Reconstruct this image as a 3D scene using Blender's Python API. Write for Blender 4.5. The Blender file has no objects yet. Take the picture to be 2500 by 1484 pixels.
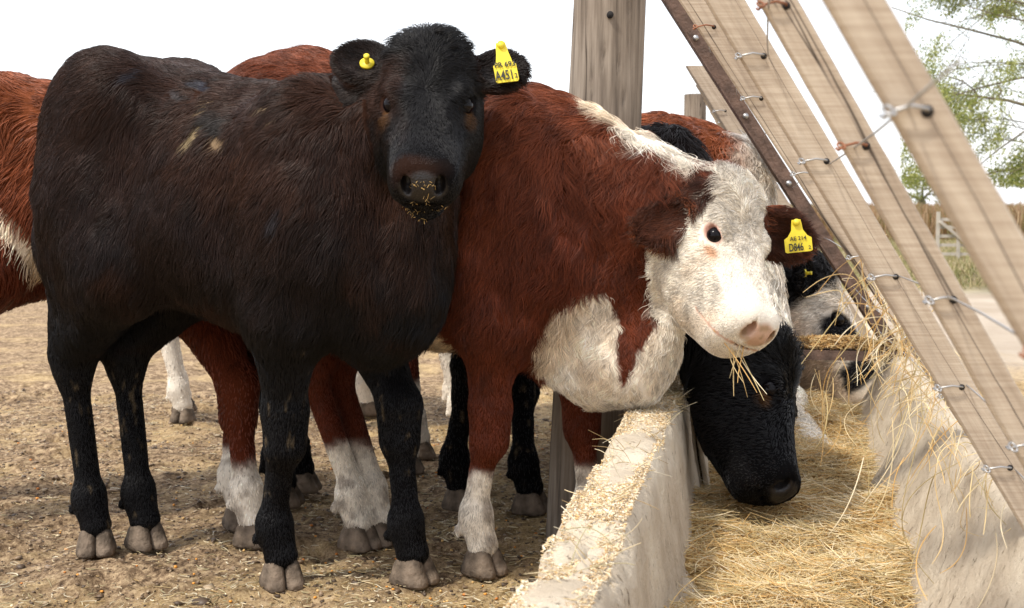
import bpy, bmesh, math, random
import numpy as np
from mathutils import Vector, Matrix
R = math.radians
random.seed(11)
rng = np.random.default_rng(11)
sc = bpy.context.scene
COL = sc.collection

# ---------------------------------------------------------------- camera
CAM_H, FPX, CX, CY, HORIZON = 0.8, 3000.0, 1250.0, 742.0, 505.0
PITCH = math.atan((CY - HORIZON) / FPX)
cam = bpy.data.cameras.new('camera')
cam.sensor_width = 36.0
cam.lens = 36.0 * FPX / 2500.0
cam.clip_start = 0.02
cam.clip_end = 3000
cam_o = bpy.data.objects.new('camera', cam)
COL.objects.link(cam_o)
cam_o.location = (0, 0, CAM_H)
cam_o.rotation_euler = (R(90) - PITCH, 0, 0)
sc.camera = cam_o
cam.dof.use_dof = True
cam.dof.focus_distance = 2.45
cam.dof.aperture_fstop = 9.0

# ---------------------------------------------------------------- world: bright thin overcast
world = bpy.data.worlds.new('World')
sc.world = world
world.use_nodes = True
wn = world.node_tree
bg = wn.nodes['Background']
SUN_EL, SUN_AZ = R(56), R(232)          # azimuth measured from +Y clockwise seen from above
sky = wn.nodes.new('ShaderNodeTexSky')
sky.sky_type = 'NISHITA'
sky.sun_disc = False
sky.sun_elevation = SUN_EL
sky.sun_rotation = SUN_AZ
sky.dust_density = 3.0
scl = wn.nodes.new('ShaderNodeVectorMath'); scl.operation = 'SCALE'
scl.inputs['Scale'].default_value = 0.7
wn.links.new(sky.outputs[0], scl.inputs[0])
cl = wn.nodes.new('ShaderNodeTexNoise'); cl.inputs['Scale'].default_value = 1.6
cr = wn.nodes.new('ShaderNodeValToRGB')
cr.color_ramp.elements[0].position = 0.3; cr.color_ramp.elements[0].color = (9.3, 9.4, 9.8, 1)
cr.color_ramp.elements[1].position = 0.7; cr.color_ramp.elements[1].color = (10.6, 10.5, 10.6, 1)
wn.links.new(cl.outputs['Fac'], cr.inputs['Fac'])
addn = wn.nodes.new('ShaderNodeVectorMath'); addn.operation = 'ADD'
wn.links.new(scl.outputs[0], addn.inputs[0]); wn.links.new(cr.outputs[0], addn.inputs[1])
wn.links.new(addn.outputs[0], bg.inputs['Color'])
bg.inputs['Strength'].default_value = 0.1

sun = bpy.data.lights.new('sun', 'SUN')
sun.energy = 3.0
sun.angle = R(4)
sun.color = (1.0, 0.94, 0.84)
sun_o = bpy.data.objects.new('sun', sun)
COL.objects.link(sun_o)
sd = Vector((math.sin(SUN_AZ) * math.cos(SUN_EL), math.cos(SUN_AZ) * math.cos(SUN_EL), math.sin(SUN_EL)))
sun_o.rotation_euler = sd.to_track_quat('Z', 'Y').to_euler()
sun_o.location = sd * 30
sc.view_settings.view_transform = 'Standard'
sc.view_settings.look = 'None'
sc.view_settings.gamma = 1
sc.view_settings.exposure = 0.30
sc.cycles.max_bounces = 8
sc.cycles.diffuse_bounces = 6
sc.cycles.glossy_bounces = 3

# ---------------------------------------------------------------- helpers
def W(px, py, Y):
    """a point of the world seen at photo pixel px, py (2500 wide) at the depth Y"""
    u, v = (px - CX) / FPX, (CY - py) / FPX
    d = np.array([u, math.cos(PITCH) + v * math.sin(PITCH), -math.sin(PITCH) + v * math.cos(PITCH)])
    return np.array([0, 0, CAM_H]) + d * (Y / d[1])

def tag(o, label=None, cat=None, group=None, kind=None):
    if label: o['label'] = label
    if cat: o['category'] = cat
    if group: o['group'] = group
    if kind: o['kind'] = kind
    return o

def empty(name, loc=(0, 0, 0), rz=0.0):
    o = bpy.data.objects.new(name, None)
    o.empty_display_size = 0.1
    COL.objects.link(o)
    o.location = loc; o.rotation_euler = (0, 0, rz)
    return o

def link(o, parent=None):
    COL.objects.link(o)
    if parent is not None: o.parent = parent
    return o

def mesh_np(name, V, Q, mat, parent=None, smooth=True, attrs=None):
    """mesh from arrays; Q: (n,4) or (n,3) faces"""
    V = np.asarray(V, dtype=np.float32); Q = np.asarray(Q, dtype=np.int32)
    me = bpy.data.meshes.new(name)
    me.vertices.add(len(V)); me.vertices.foreach_set('co', V.ravel())
    k = Q.shape[1]
    me.loops.add(Q.size); me.loops.foreach_set('vertex_index', Q.ravel())
    me.polygons.add(len(Q))
    me.polygons.foreach_set('loop_start', np.arange(0, Q.size, k, dtype=np.int32))
    me.polygons.foreach_set('use_smooth', np.full(len(Q), smooth, dtype=bool))
    me.update(calc_edges=True)
    if attrs:
        for nm, (typ, arr) in attrs.items():
            a = me.attributes.new(nm, typ, 'POINT')
            if typ == 'FLOAT_COLOR':
                c = np.ones((len(V), 4), dtype=np.float32); c[:, :3] = arr
                a.data.foreach_set('color', c.ravel())
            else:
                a.data.foreach_set('value', np.asarray(arr, dtype=np.float32))
    me.validate()
    if mat: me.materials.append(mat)
    return link(bpy.data.objects.new(name, me), parent)

class MB:
    """collects simple shapes that make ONE mesh"""
    def __init__(s): s.bm = bmesh.new()
    def box(s, c, size, M=None, bev=0.0):
        r = bmesh.ops.create_cube(s.bm, size=1.0)
        vs = r['verts']
        T = Matrix.Translation(Vector(c)) @ ((M.to_4x4()) if M is not None else Matrix.Identity(4)) @ Matrix.Diagonal((*size, 1))
        bmesh.ops.transform(s.bm, matrix=T, verts=vs)
        if bev > 0:
            es = list({e for v in vs for e in v.link_edges})
            bmesh.ops.bevel(s.bm, geom=es, offset=bev, segments=2, affect='EDGES', profile=0.5)
    def tube(s, pts, rad, n=10, caps=True, jitter=0.0):
        pts = [Vector(p) for p in pts]
        if not hasattr(rad, '__len__'): rad = [rad] * len(pts)
        rings = []
        up = None
        for i, p in enumerate(pts):
            d = (pts[min(i + 1, len(pts) - 1)] - pts[max(i - 1, 0)])
            if d.length < 1e-9: d = Vector((0, 0, 1))
            d.normalize()
            if up is None:
                up = d.orthogonal().normalized()
            else:
                up = (up - d * up.dot(d))
                up = up.normalized() if up.length > 1e-6 else d.orthogonal().normalized()
            sd_ = d.cross(up)
            ring = []
            for k in range(n):
                a = 2 * math.pi * k / n
                rr = rad[i] * (1 + random.uniform(-jitter, jitter))
                ring.append(s.bm.verts.new(p + (up * math.cos(a) + sd_ * math.sin(a)) * rr))
            rings.append(ring)
        for a, b in zip(rings, rings[1:]):
            for k in range(n):
                s.bm.faces.new((a[k], a[(k + 1) % n], b[(k + 1) % n], b[k]))
        if caps:
            s.bm.faces.new(list(reversed(rings[0]))); s.bm.faces.new(rings[-1])
    def poly(s, pts, thick, M=None):
        """flat outline (list of 3D points) given a thickness along its normal"""
        vs = [s.bm.verts.new(Vector(p)) for p in pts]
        f = s.bm.faces.new(vs); f.normal_update()
        n = f.normal.copy()
        r = bmesh.ops.extrude_face_region(s.bm, geom=[f])
        nv = [g for g in r['geom'] if isinstance(g, bmesh.types.BMVert)]
        bmesh.ops.translate(s.bm, verts=nv, vec=n * thick)
    def sphere(s, c, r, seg=16):
        q = bmesh.ops.create_uvsphere(s.bm, u_segments=seg, v_segments=seg // 2 + 2, radius=1.0)
        rr = r if hasattr(r, '__len__') else (r, r, r)
        bmesh.ops.transform(s.bm, matrix=Matrix.Translation(Vector(c)) @ Matrix.Diagonal((*rr, 1)), verts=q['verts'])
    def build(s, name, mat, parent=None, smooth=True):
        bmesh.ops.recalc_face_normals(s.bm, faces=s.bm.faces)
        me = bpy.data.meshes.new(name)
        s.bm.to_mesh(me); s.bm.free()
        for p in me.polygons: p.use_smooth = smooth
        if mat: me.materials.append(mat)
        return link(bpy.data.objects.new(name, me), parent)

def hash3(ix, iy, iz, seed):
    h = (ix * 73856093) ^ (iy * 19349663) ^ (iz * 83492791) ^ (seed * 2654435761 & 0x7fffffff)
    h = (h ^ (h >> 13)) * 1274126177 & 0x7fffffff
    h = (h ^ (h >> 16)) * 668265263 & 0x7fffffff
    return ((h ^ (h >> 15)) & 0xffff) / 32767.5 - 1.0

def vnoise(P, freq, seed=0):
    P = np.asarray(P, dtype=np.float64) * freq + 1000.0
    if P.shape[1] == 2: P = np.concatenate([P, np.full((len(P), 1), 1000.3)], 1)
    I = np.floor(P).astype(np.int64); f = P - I
    f = f * f * (3 - 2 * f)
    x, y, z = I.T; fx, fy, fz = f.T
    def H(a, b, c): return hash3(x + a, y + b, z + c, seed)
    def lx(b, c): return H(0, b, c) * (1 - fx) + H(1, b, c) * fx
    return (lx(0, 0) * (1 - fy) + lx(1, 0) * fy) * (1 - fz) + (lx(0, 1) * (1 - fy) + lx(1, 1) * fy) * fz

def fbm(P, freq, seed=0, octs=3):
    a, t = 1.0, 0.0
    s = 0
    for o in range(octs):
        t = t + a * vnoise(P, freq * 2 ** o, seed + o * 17); s += a; a *= 0.5
    return t / s

def in_poly(x, z, poly):
    m = np.zeros(len(x), dtype=bool)
    for (x0, z0), (x1, z1) in zip(poly, poly[1:] + poly[:1]):
        k = ((z0 > z) != (z1 > z)) & (x < (x1 - x0) * (z - z0) / ((z1 - z0) if z1 != z0 else 1e-9) + x0)
        m ^= k
    return m

def sstep(a, b, x):
    t = np.clip((x - a) / (b - a), 0, 1)
    return t * t * (3 - 2 * t)

def unit(v):
    v = np.asarray(v, dtype=float)
    return v / np.maximum(np.linalg.norm(v, axis=-1, keepdims=True), 1e-9)

def curves_obj(name, P, rad, color, mat, parent=None):
    """P (n,k,3) strands, rad (n,k), color (n,3): one curves object"""
    n, k = P.shape[:2]
    hc = bpy.data.hair_curves.new(name)
    hc.add_curves([k] * n)
    hc.attributes['position'].data.foreach_set('vector', P.astype(np.float32).ravel())
    a = hc.attributes.new('radius', 'FLOAT', 'POINT')
    a.data.foreach_set('value', rad.astype(np.float32).ravel())
    c = np.ones((n, 4), dtype=np.float32); c[:, :3] = color
    b = hc.attributes.new('tint', 'FLOAT_COLOR', 'CURVE')
    b.data.foreach_set('color', c.ravel())
    hc.materials.append(mat)
    return link(bpy.data.objects.new(name, hc), parent)

# ---------------------------------------------------------------- materials
def new_mat(name):
    m = bpy.data.materials.new(name); m.use_nodes = True
    return m, m.node_tree, m.node_tree.nodes['Principled BSDF']

def simple(name, col, rough=0.6, metal=0.0, spec=0.5, bump=0.0, bscale=60.0, var=0.0, vscale=20.0):
    m, nt, b = new_mat(name)
    b.inputs['Roughness'].default_value = rough
    b.inputs['Metallic'].default_value = metal
    b.inputs['Specular IOR Level'].default_value = spec
    tc = nt.nodes.new('ShaderNodeTexCoord')
    if var > 0:
        n = nt.nodes.new('ShaderNodeTexNoise'); n.inputs['Scale'].default_value = vscale; n.inputs['Detail'].default_value = 6
        nt.links.new(tc.outputs['Object'], n.inputs['Vector'])
        r = nt.nodes.new('ShaderNodeValToRGB')
        r.color_ramp.elements[0].position = .3; r.color_ramp.elements[1].position = .7
        r.color_ramp.elements[0].color = tuple(c * (1 - var) for c in col) + (1,)
        r.color_ramp.elements[1].color = tuple(min(1, c * (1 + var)) for c in col) + (1,)
        nt.links.new(n.outputs['Fac'], r.inputs['Fac']); nt.links.new(r.outputs[0], b.inputs['Base Color'])
    else:
        b.inputs['Base Color'].default_value = (*col, 1)
    if bump > 0:
        n2 = nt.nodes.new('ShaderNodeTexNoise'); n2.inputs['Scale'].default_value = bscale; n2.inputs['Detail'].default_value = 5
        nt.links.new(tc.outputs['Object'], n2.inputs['Vector'])
        bp = nt.nodes.new('ShaderNodeBump'); bp.inputs['Strength'].default_value = bump; bp.inputs['Distance'].default_value = 0.01
        nt.links.new(n2.outputs['Fac'], bp.inputs['Height']); nt.links.new(bp.outputs[0], b.inputs['Normal'])
    return m

def hair_mat(name, rough=0.45, spec=0.35):
    m, nt, b = new_mat(name)
    a = nt.nodes.new('ShaderNodeAttribute'); a.attribute_name = 'tint'
    nt.links.new(a.outputs['Color'], b.inputs['Base Color'])
    b.inputs['Roughness'].default_value = rough
    b.inputs['Specular IOR Level'].default_value = spec
    return m

def skin_mat(name):
    m, nt, b = new_mat(name)
    a = nt.nodes.new('ShaderNodeAttribute'); a.attribute_name = 'tint'
    g = nt.nodes.new('ShaderNodeAttribute'); g.attribute_name = 'wet'
    nt.links.new(a.outputs['Color'], b.inputs['Base Color'])
    mr = nt.nodes.new('ShaderNodeMapRange')
    mr.inputs['To Min'].default_value = 0.85; mr.inputs['To Max'].default_value = 0.42
    nt.links.new(g.outputs['Fac'], mr.inputs['Value']); nt.links.new(mr.outputs[0], b.inputs['Roughness'])
    ms = nt.nodes.new('ShaderNodeMapRange'); ms.inputs['To Min'].default_value = 0.04; ms.inputs['To Max'].default_value = 0.35
    nt.links.new(g.outputs['Fac'], ms.inputs['Value']); nt.links.new(ms.outputs[0], b.inputs['Specular IOR Level'])
    tc = nt.nodes.new('ShaderNodeTexCoord')
    v = nt.nodes.new('ShaderNodeTexVoronoi'); v.inputs['Scale'].default_value = 260
    nt.links.new(tc.outputs['Object'], v.inputs['Vector'])
    bp = nt.nodes.new('ShaderNodeBump'); bp.inputs['Strength'].default_value = 0.35; bp.inputs['Distance'].default_value = 0.002
    nt.links.new(v.outputs['Distance'], bp.inputs['Height']); nt.links.new(bp.outputs[0], b.inputs['Normal'])
    return m

M_COAT = hair_mat('coat_hair', 0.40, 0.19)
M_SKIN = skin_mat('hide')
M_STRAW = hair_mat('straw_strand', 0.5, 0.4)
M_EYE = simple('eye_dark', (0.004, 0.003, 0.004), 0.12, spec=0.16)
M_TAG = simple('tag_yellow', (0.72, 0.58, 0.03), 0.45, var=0.12, vscale=30)
M_INK = simple('tag_ink', (0.02, 0.02, 0.015), 0.6)
M_RUST = simple('rusty_steel', (0.125, 0.078, 0.058), 0.75, 0.2, bump=0.4, bscale=90, var=0.45, vscale=25)
M_WIRE = simple('galvanised_wire', (0.42, 0.42, 0.42), 0.4, 0.8)
M_RUSTY_TIE = simple('rusted_wire', (0.22, 0.09, 0.045), 0.85, var=.3)

def hoof_mat():
    m = simple('hoof_horn', (0.135, 0.103, 0.076), 0.85, spec=.2, bump=0.9, bscale=60, var=0.6, vscale=30)
    return m
M_HOOF = hoof_mat()
# ---------------------------------------------------------------- implicit surface tools
class Field:
    def __init__(s, lo, hi, h):
        s.lo = np.array(lo, float); s.h = h
        s.n = np.ceil((np.array(hi) - s.lo) / h).astype(int) + 1
        s.f = np.full(s.n, 1.0, dtype=np.float32)
        s.prims = []
        s.ax = [s.lo[i] + h * np.arange(s.n[i]) for i in range(3)]
    def sub(s, lo, hi):
        a = np.clip(np.floor((lo - s.lo) / s.h).astype(int), 0, s.n - 1)
        b = np.clip(np.ceil((hi - s.lo) / s.h).astype(int) + 1, 1, s.n)
        sl = tuple(slice(a[i], b[i]) for i in range(3))
        X, Y, Z = np.meshgrid(*[s.ax[i][sl[i]].astype(np.float32) for i in range(3)], indexing='ij')
        return sl, X, Y, Z
    def add(s, fn, lo, hi, k, label, cut=False):
        pad = k + 2 * s.h
        sl, X, Y, Z = s.sub(np.array(lo) - pad, np.array(hi) + pad)
        if X.size == 0: return
        d = fn(X, Y, Z).astype(np.float32)
        g = s.f[sl]
        if cut:
            d = -d
            hh = np.maximum(k - np.abs(g - d), 0) / k
            s.f[sl] = np.maximum(g, d) + hh * hh * k * 0.25
        else:
            hh = np.maximum(k - np.abs(g - d), 0) / k
            s.f[sl] = np.minimum(g, d) - hh * hh * k * 0.25
            s.prims.append((fn, label))
    # primitives
    def cone(s, a, b, r1, r2, k, label):
        a = np.array(a, float); b = np.array(b, float); ba = b - a; L = max(ba @ ba, 1e-9)
        def fn(X, Y, Z):
            px, py, pz = X - a[0], Y - a[1], Z - a[2]
            t = np.clip((px * ba[0] + py * ba[1] + pz * ba[2]) / L, 0, 1)
            return np.sqrt((px - ba[0] * t) ** 2 + (py - ba[1] * t) ** 2 + (pz - ba[2] * t) ** 2) - (r1 + (r2 - r1) * t)
        rm = max(r1, r2)
        s.add(fn, np.minimum(a, b) - rm, np.maximum(a, b) + rm, k, label)
    def ell(s, c, r, k, label, M=None, cut=False):
        c = np.array(c, float); r = np.array(r, float)
        M = np.eye(3) if M is None else np.asarray(M, float)      # columns are the axes
        def fn(X, Y, Z):
            px, py, pz = X - c[0], Y - c[1], Z - c[2]
            q = [px * M[0, i] + py * M[1, i] + pz * M[2, i] for i in range(3)]
            k0 = np.sqrt((q[0] / r[0]) ** 2 + (q[1] / r[1]) ** 2 + (q[2] / r[2]) ** 2)
            k1 = np.sqrt((q[0] / r[0] ** 2) ** 2 + (q[1] / r[1] ** 2) ** 2 + (q[2] / r[2] ** 2) ** 2) + 1e-6
            return k0 * (k0 - 1) / k1
        e = np.sqrt(((M * r) ** 2).sum(1))
        s.add(fn, c - e, c + e, k, label, cut)
    def loft(s, st, o, M, k, label, ex=2.2, taper=0.0):
        """st rows: x, ztop, zbot, halfwidth in the frame M (columns) at o"""
        st = np.array(st, float)
        xs = np.linspace(st[0, 0], st[-1, 0], 160)
        def sm(col):
            y = np.interp(xs, st[:, 0], st[:, col])
            ker = np.hanning(17); ker /= ker.sum()
            yp = np.concatenate([np.full(8, y[0]), y, np.full(8, y[-1])])
            z = np.convolve(yp, ker, 'valid')
            w = np.minimum(np.arange(160), np.arange(160)[::-1]) / 12.0
            w = np.clip(w, 0, 1)
            return z * w + y * (1 - w)
        zt, zb, hw = sm(1), sm(2), sm(3)
        o = np.array(o, float); M = np.asarray(M, float)
        x0, x1 = st[0, 0], st[-1, 0]
        def fn(X, Y, Z):
            px, py, pz = X - o[0], Y - o[1], Z - o[2]
            q = [px * M[0, i] + py * M[1, i] + pz * M[2, i] for i in range(3)]
            xq = np.clip(q[0], x0, x1)
            T = np.interp(xq, xs, zt); B = np.interp(xq, xs, zb); w = np.interp(xq, xs, hw)
            hc = (T - B) / 2; zc = (T + B) / 2
            zn = np.clip((q[2] - zc) / hc, -1.3, 1.3)
            w = w * (1 - taper * zn)
            a = (np.abs(q[1] / w) ** ex + np.abs((q[2] - zc) / hc) ** ex) ** (1 / ex)
            d = (a - 1) * np.minimum(w, hc) * 0.95
            dx = np.maximum(x0 - q[0], q[0] - x1)
            return np.where(dx > 0, np.sqrt(np.maximum(d, 0) ** 2 + dx ** 2), d)
        cs = []
        for x in (x0, x1):
            for y in (-hw.max() * 1.2, hw.max() * 1.2):
                for z in (zb.min(), zt.max()):
                    cs.append(o + M @ np.array([x, y, z]))
        cs = np.array(cs)
        s.add(fn, cs.min(0), cs.max(0), k, label)
    def mesh(s):
        f = s.f; h = s.h
        ins = f < 0
        nx, ny, nz = f.shape
        cnt = np.zeros((nx - 1, ny - 1, nz - 1), dtype=np.int8)
        for a in (0, 1):
            for b in (0, 1):
                for c in (0, 1):
                    cnt += ins[a:nx - 1 + a, b:ny - 1 + b, c:nz - 1 + c]
        act = (cnt > 0) & (cnt < 8)
        I = np.argwhere(act)
        idx = np.full(act.shape, -1, dtype=np.int64)
        idx[act] = np.arange(len(I))
        acc = np.zeros((len(I), 3)); num = np.zeros(len(I))
        corners = [(a, b, c) for a in (0, 1) for b in (0, 1) for c in (0, 1)]
        vals = {c: f[I[:, 0] + c[0], I[:, 1] + c[1], I[:, 2] + c[2]].astype(float) for c in corners}
        for c in corners:
            for ax in range(3):
                if c[ax] == 0:
                    e = list(c); e[ax] = 1; e = tuple(e)
                    va, vb = vals[c], vals[e]
                    m = (va < 0) != (vb < 0)
                    t = np.where(m, va / np.where(m, va - vb, 1), 0)
                    p = np.tile(np.array(c, float), (len(I), 1)); p[:, ax] += t
                    acc += p * m[:, None]; num += m
        V = s.lo + (I + acc / num[:, None]) * h
        Q = []
        for ax in range(3):
            o1, o2 = (ax + 1) % 3, (ax + 2) % 3
            sa = [slice(None)] * 3; sb = [slice(None)] * 3
            sa[ax] = slice(0, -1); sb[ax] = slice(1, None)
            A, B = ins[tuple(sa)], ins[tuple(sb)]
            E = np.argwhere(A != B)
            ok = (E[:, o1] > 0) & (E[:, o2] > 0) & (E[:, o1] < f.shape[o1] - 1) & (E[:, o2] < f.shape[o2] - 1)
            E = E[ok]
            fl = A[E[:, 0], E[:, 1], E[:, 2]]
            c = []
            for d1, d2 in ((-1, -1), (0, -1), (0, 0), (-1, 0)):
                G = E.copy(); G[:, o1] += d1; G[:, o2] += d2
                c.append(idx[G[:, 0], G[:, 1], G[:, 2]])
            q = np.stack(c, 1)
            q[~fl] = q[~fl][:, ::-1]
            Q.append(q)
        return V, np.concatenate(Q)
    def labels(s, V):
        best = np.full(len(V), 9.0); lab = np.zeros(len(V), dtype=int)
        X, Y, Z = V[:, 0], V[:, 1], V[:, 2]
        for fn, l in s.prims:
            d = fn(X, Y, Z)
            m = d < best
            best[m] = d[m]; lab[m] = l
        return lab

def vnormals(V, Q):
    n = np.zeros_like(V)
    fn = np.cross(V[Q[:, 2]] - V[Q[:, 0]], V[Q[:, 3]] - V[Q[:, 1]])
    for i in range(4): np.add.at(n, Q[:, i], fn)
    return unit(n), np.linalg.norm(fn, axis=1) / 2

HL = 0.88      # a calf's head is short and broad
TORSO, NECK, HEAD, LEG, EAR, MUZ, TAIL = range(7)

TORSO_ST = [(-0.530, 0.93, 0.80, 0.03), (-0.515, 0.985, 0.76, 0.08), (-0.46, 1.05, 0.68, 0.135), (-0.38, 1.10, 0.63, 0.165),
            (-0.26, 1.12, 0.575, 0.195), (-0.12, 1.09, 0.52, 0.215), (0.04, 1.06, 0.49, 0.225), (0.18, 1.045, 0.475, 0.212),
            (0.30, 1.045, 0.475, 0.175), (0.40, 1.00, 0.50, 0.135), (0.47, 0.93, 0.58, 0.09), (0.50, 0.85, 0.68, 0.03)]

HEAD_ST = [(-0.035, 0.01, -0.06, 0.03), (-0.02, 0.035, -0.11, 0.062), (0.02, 0.052, -0.145, 0.084), (0.07, 0.056, -0.170, 0.096),
           (0.13, 0.052, -0.190, 0.103), (0.18, 0.042, -0.193, 0.099), (0.23, 0.030, -0.186, 0.091), (0.28, 0.022, -0.170, 0.081),
           (0.33, 0.018, -0.152, 0.073), (0.37, 0.016, -0.138, 0.070), (0.400, 0.004, -0.125, 0.062), (0.417, -0.018, -0.104, 0.046), (0.424, -0.03, -0.08, 0.022)]

def hoof_mesh(mb, x, y, fwd, s=1.0, z0=0.0):
    """two claws on the ground at x, y; fwd is the unit direction of the toes"""
    fx, fy = fwd; sx, sy = -fy, fx
    n = 20
    for side in (-1, 1):
        rows = [(-.004, 0.055, -0.040, 0.0235), (0.003, 0.058, -0.042, 0.0250), (0.016, 0.052, -0.041, 0.0240), (0.034, 0.043, -0.039, 0.0218), (0.050, 0.035, -0.036, 0.0195), (0.060, 0.028, -0.032, 0.0165), (0.070, 0.018, -0.024, 0.011)]
        rings = []
        for z, xf, xb, w in rows:
            ring = []
            for k in range(n):
                a = 2 * math.pi * k / n
                c, d = math.cos(a), math.sin(a)
                ll = (xf + xb) / 2 + (xf - xb) / 2 * math.copysign(abs(c) ** 0.6, c)
                ww = w * math.copysign(abs(d) ** 0.6, d)
                tipn = max(0.0, ll) / 0.055
                if ww * side > 0: ww *= 1 - .30 * tipn ** 2          # outer wall curves in at the toe
                off = side * (w - 0.0008)
                zz = z - .012 * (ll < 0) * (1 if z > .03 else 0) * min(1, -ll / .03 if ll < 0 else 0)
                l2, w2 = ll * s, (off + ww) * s
                ring.append(mb.bm.verts.new((x + fx * l2 + sx * w2, y + fy * l2 + sy * w2, z0 + zz * s)))
            rings.append(ring)
        for a, b in zip(rings, rings[1:]):
            for k in range(n):
                mb.bm.faces.new((a[k], a[(k + 1) % n], b[(k + 1) % n], b[k]))
        mb.bm.faces.new(list(reversed(rings[0]))); mb.bm.faces.new(rings[-1])

def cow(label, cat, root, heading, feet, head, colour, s=1.0, h=0.006, hairs=60000, hair_r=0.0006, hair_len=1.0,
        neckmid=None, ears=None, seed=1, torso=None, group='cattle crowded at the feed trough', legs='all', neck_r=1.0, hoof=True,
        head_s=1.0, curl=0.0, eyes=True, brisket=1.0, hoof_dir=None, bx=1.0, leg_r=1.0, wither=0.0, rump=0.0, marks=(), extra=(), belly=0.0, head_w=1.0, crown_l=1.0, jaw_d=1.0, crest_r=1.0):
    """root: (x,y) world; feet: world (x,y) of FR, FL, HR, HL (R = right side of the animal);
    head: (poll world, muzzle world, roll degrees, turn) """
    e = empty(cat, (root[0], root[1], 0), heading)
    tag(e, label, 'calf', group)
    ch, sh = math.cos(heading), math.sin(heading)
    def loc(p):
        p = np.asarray(p, float)
        d = p[:2] - np.array(root)
        o = np.array([d[0] * ch + d[1] * sh, -d[0] * sh + d[1] * ch])
        return np.concatenate([o, p[2:]]) if len(p) == 3 else o
    def lvec(v): 
        v = np.asarray(v, float)
        return np.array([v[0] * ch + v[1] * sh, -v[0] * sh + v[1] * ch, v[2]])
    poll, muz, up = head
    P0, P1 = loc(poll), loc(muz)
    hx = unit(P1 - P0)
    hz = lvec(up); hz = unit(hz - hx * (hz @ hx)); hy = np.cross(hz, hx)
    HM = np.stack([hx, hy, hz], 1)
    hs = head_s
    def hp(x, y, z): return P0 + HM @ (np.array([x * HL, y * head_w, z]) * hs)
    st = np.array(torso if torso is not None else TORSO_ST, float).copy()
    st[:, 0] *= bx
    st[:, 1] += wither * sstep(-.3, .3, st[:, 0]) + rump * (1 - sstep(-.3, .1, st[:, 0]))
    st[:, 2] += belly * sstep(-.5, -.3, st[:, 0]) * (1 - sstep(.2, .45, st[:, 0]))
    st *= s
    F4 = [loc(f) for f in feet]
    allp = np.array([[st[0, 0] - .08, -.3, 0], [st[-1, 0] + .08, .3, st[:, 1].max() + .05], hp(.46, .12, .09), hp(.46, -.12, -.2), hp(-.09, .24, .14), hp(-.09, -.24, .14), hp(-.05, .2, -.18), hp(-.05, -.2, -.18)]
                    + [[f[0] - .09, f[1] - .06, 0] for f in F4] + [[f[0] + .09, f[1] + .06, 0] for f in F4])
    lo, hi = allp.min(0) - .03, allp.max(0) + .03
    lo[2] = 0.0
    F = Field(lo, hi, h)
    I3 = np.eye(3)
    F.loft(st, (0, 0, 0), I3, 0.05, TORSO, 2.15, 0.10)
    # hips (pin and hook bones), loin
    for sgn in (-1, 1):
        F.ell((-.33 * bx * s, sgn * .125 * s, .93 * s), (.15 * s, .085 * s, .175 * s), .08, TORSO)
        F.ell((-.24 * bx * s, sgn * .140 * s, .985 * s), (.05 * s, .04 * s, .05 * s), .07, TORSO)
        F.ell((-.37 * bx * s, sgn * .13 * s, .74 * s), (.125 * s, .075 * s, .17 * s), .08, TORSO)
        F.ell((.27 * bx * s, sgn * .125 * s, .83 * s), (.105 * s, .075 * s, .20 * s), .07, TORSO)
        F.ell((.34 * bx * s, sgn * .13 * s, .70 * s), (.07 * s, .06 * s, .08 * s), .07, TORSO)
    for sgn in (-1, 1):      # hollow behind the shoulder blade and the flank hollow in front of the hip
        F.ell((.135 * bx * s, sgn * .262 * s, .80 * s), (.045 * s, .055 * s, .20 * s), .06, TORSO, cut=True)
        F.ell((-.165 * bx * s, sgn * .262 * s, .90 * s), (.085 * s, .055 * s, .11 * s), .07, TORSO, cut=True)
        F.ell((-.20 * bx * s, sgn * .262 * s, .60 * s), (.07 * s, .07 * s, .10 * s), .07, TORSO, cut=True)
    F.ell((.40 * bx * s, 0, .60 * s), (.12 * s * brisket, .11 * s, .13 * s * brisket), .08, NECK)
    # neck
    wz = np.interp(.3 * s, st[:, 0], st[:, 1])
    back = hp(-.0, 0, -.04)
    midc = np.array([.36 * bx * s, 0, .82 * s])
    crest0 = np.array([.26 * bx * s, 0, wz - .115 * s])
    thr0 = np.array([.44 * bx * s, 0, .66 * s])
    jaw = hp(.06, 0, -.10)
    nr = neck_r
    if neckmid is None:
        F.cone(midc, back, .155 * s * nr, .088 * hs, .09, NECK)
        F.cone(crest0 - np.array([0, 0, (1 - crest_r) * .10]), hp(-.0, 0, -.015), .105 * s * crest_r, .060 * hs, .10, NECK)
        F.cone(thr0, jaw, .095 * s * nr, .062 * hs, .09, NECK)
    else:
        nm = loc(neckmid)
        F.cone(midc, nm, .155 * s * nr, .125 * s * nr, .09, NECK)
        F.cone(nm, back, .125 * s * nr, .088 * hs, .08, NECK)
        F.cone(crest0, nm + np.array([0, 0, .07 * s]), .105 * s, .085 * s, .10, NECK)
        F.cone(nm + np.array([0, 0, .07 * s]), hp(0, 0, -.01), .085 * s, .058 * hs, .08, NECK)
        F.cone(nm - np.array([0, 0, .07 * s]), jaw, .09 * s, .062 * hs, .09, NECK)
        F.cone(thr0, nm - np.array([0, 0, .07 * s]), .095 * s, .09 * s, .09, NECK)
    # head
    HS = np.array(HEAD_ST); HS[:, 2] *= 1 + (jaw_d - 1) * sstep(.12, .30, HS[:, 0]); HS[:, 3] *= 1 + (jaw_d - 1) * .5 * sstep(.12, .30, HS[:, 0])
    F.loft(HS * np.array([HL, 1, 1, head_w]) * hs, P0, HM, .045, HEAD, 2.35, -0.02)
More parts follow.
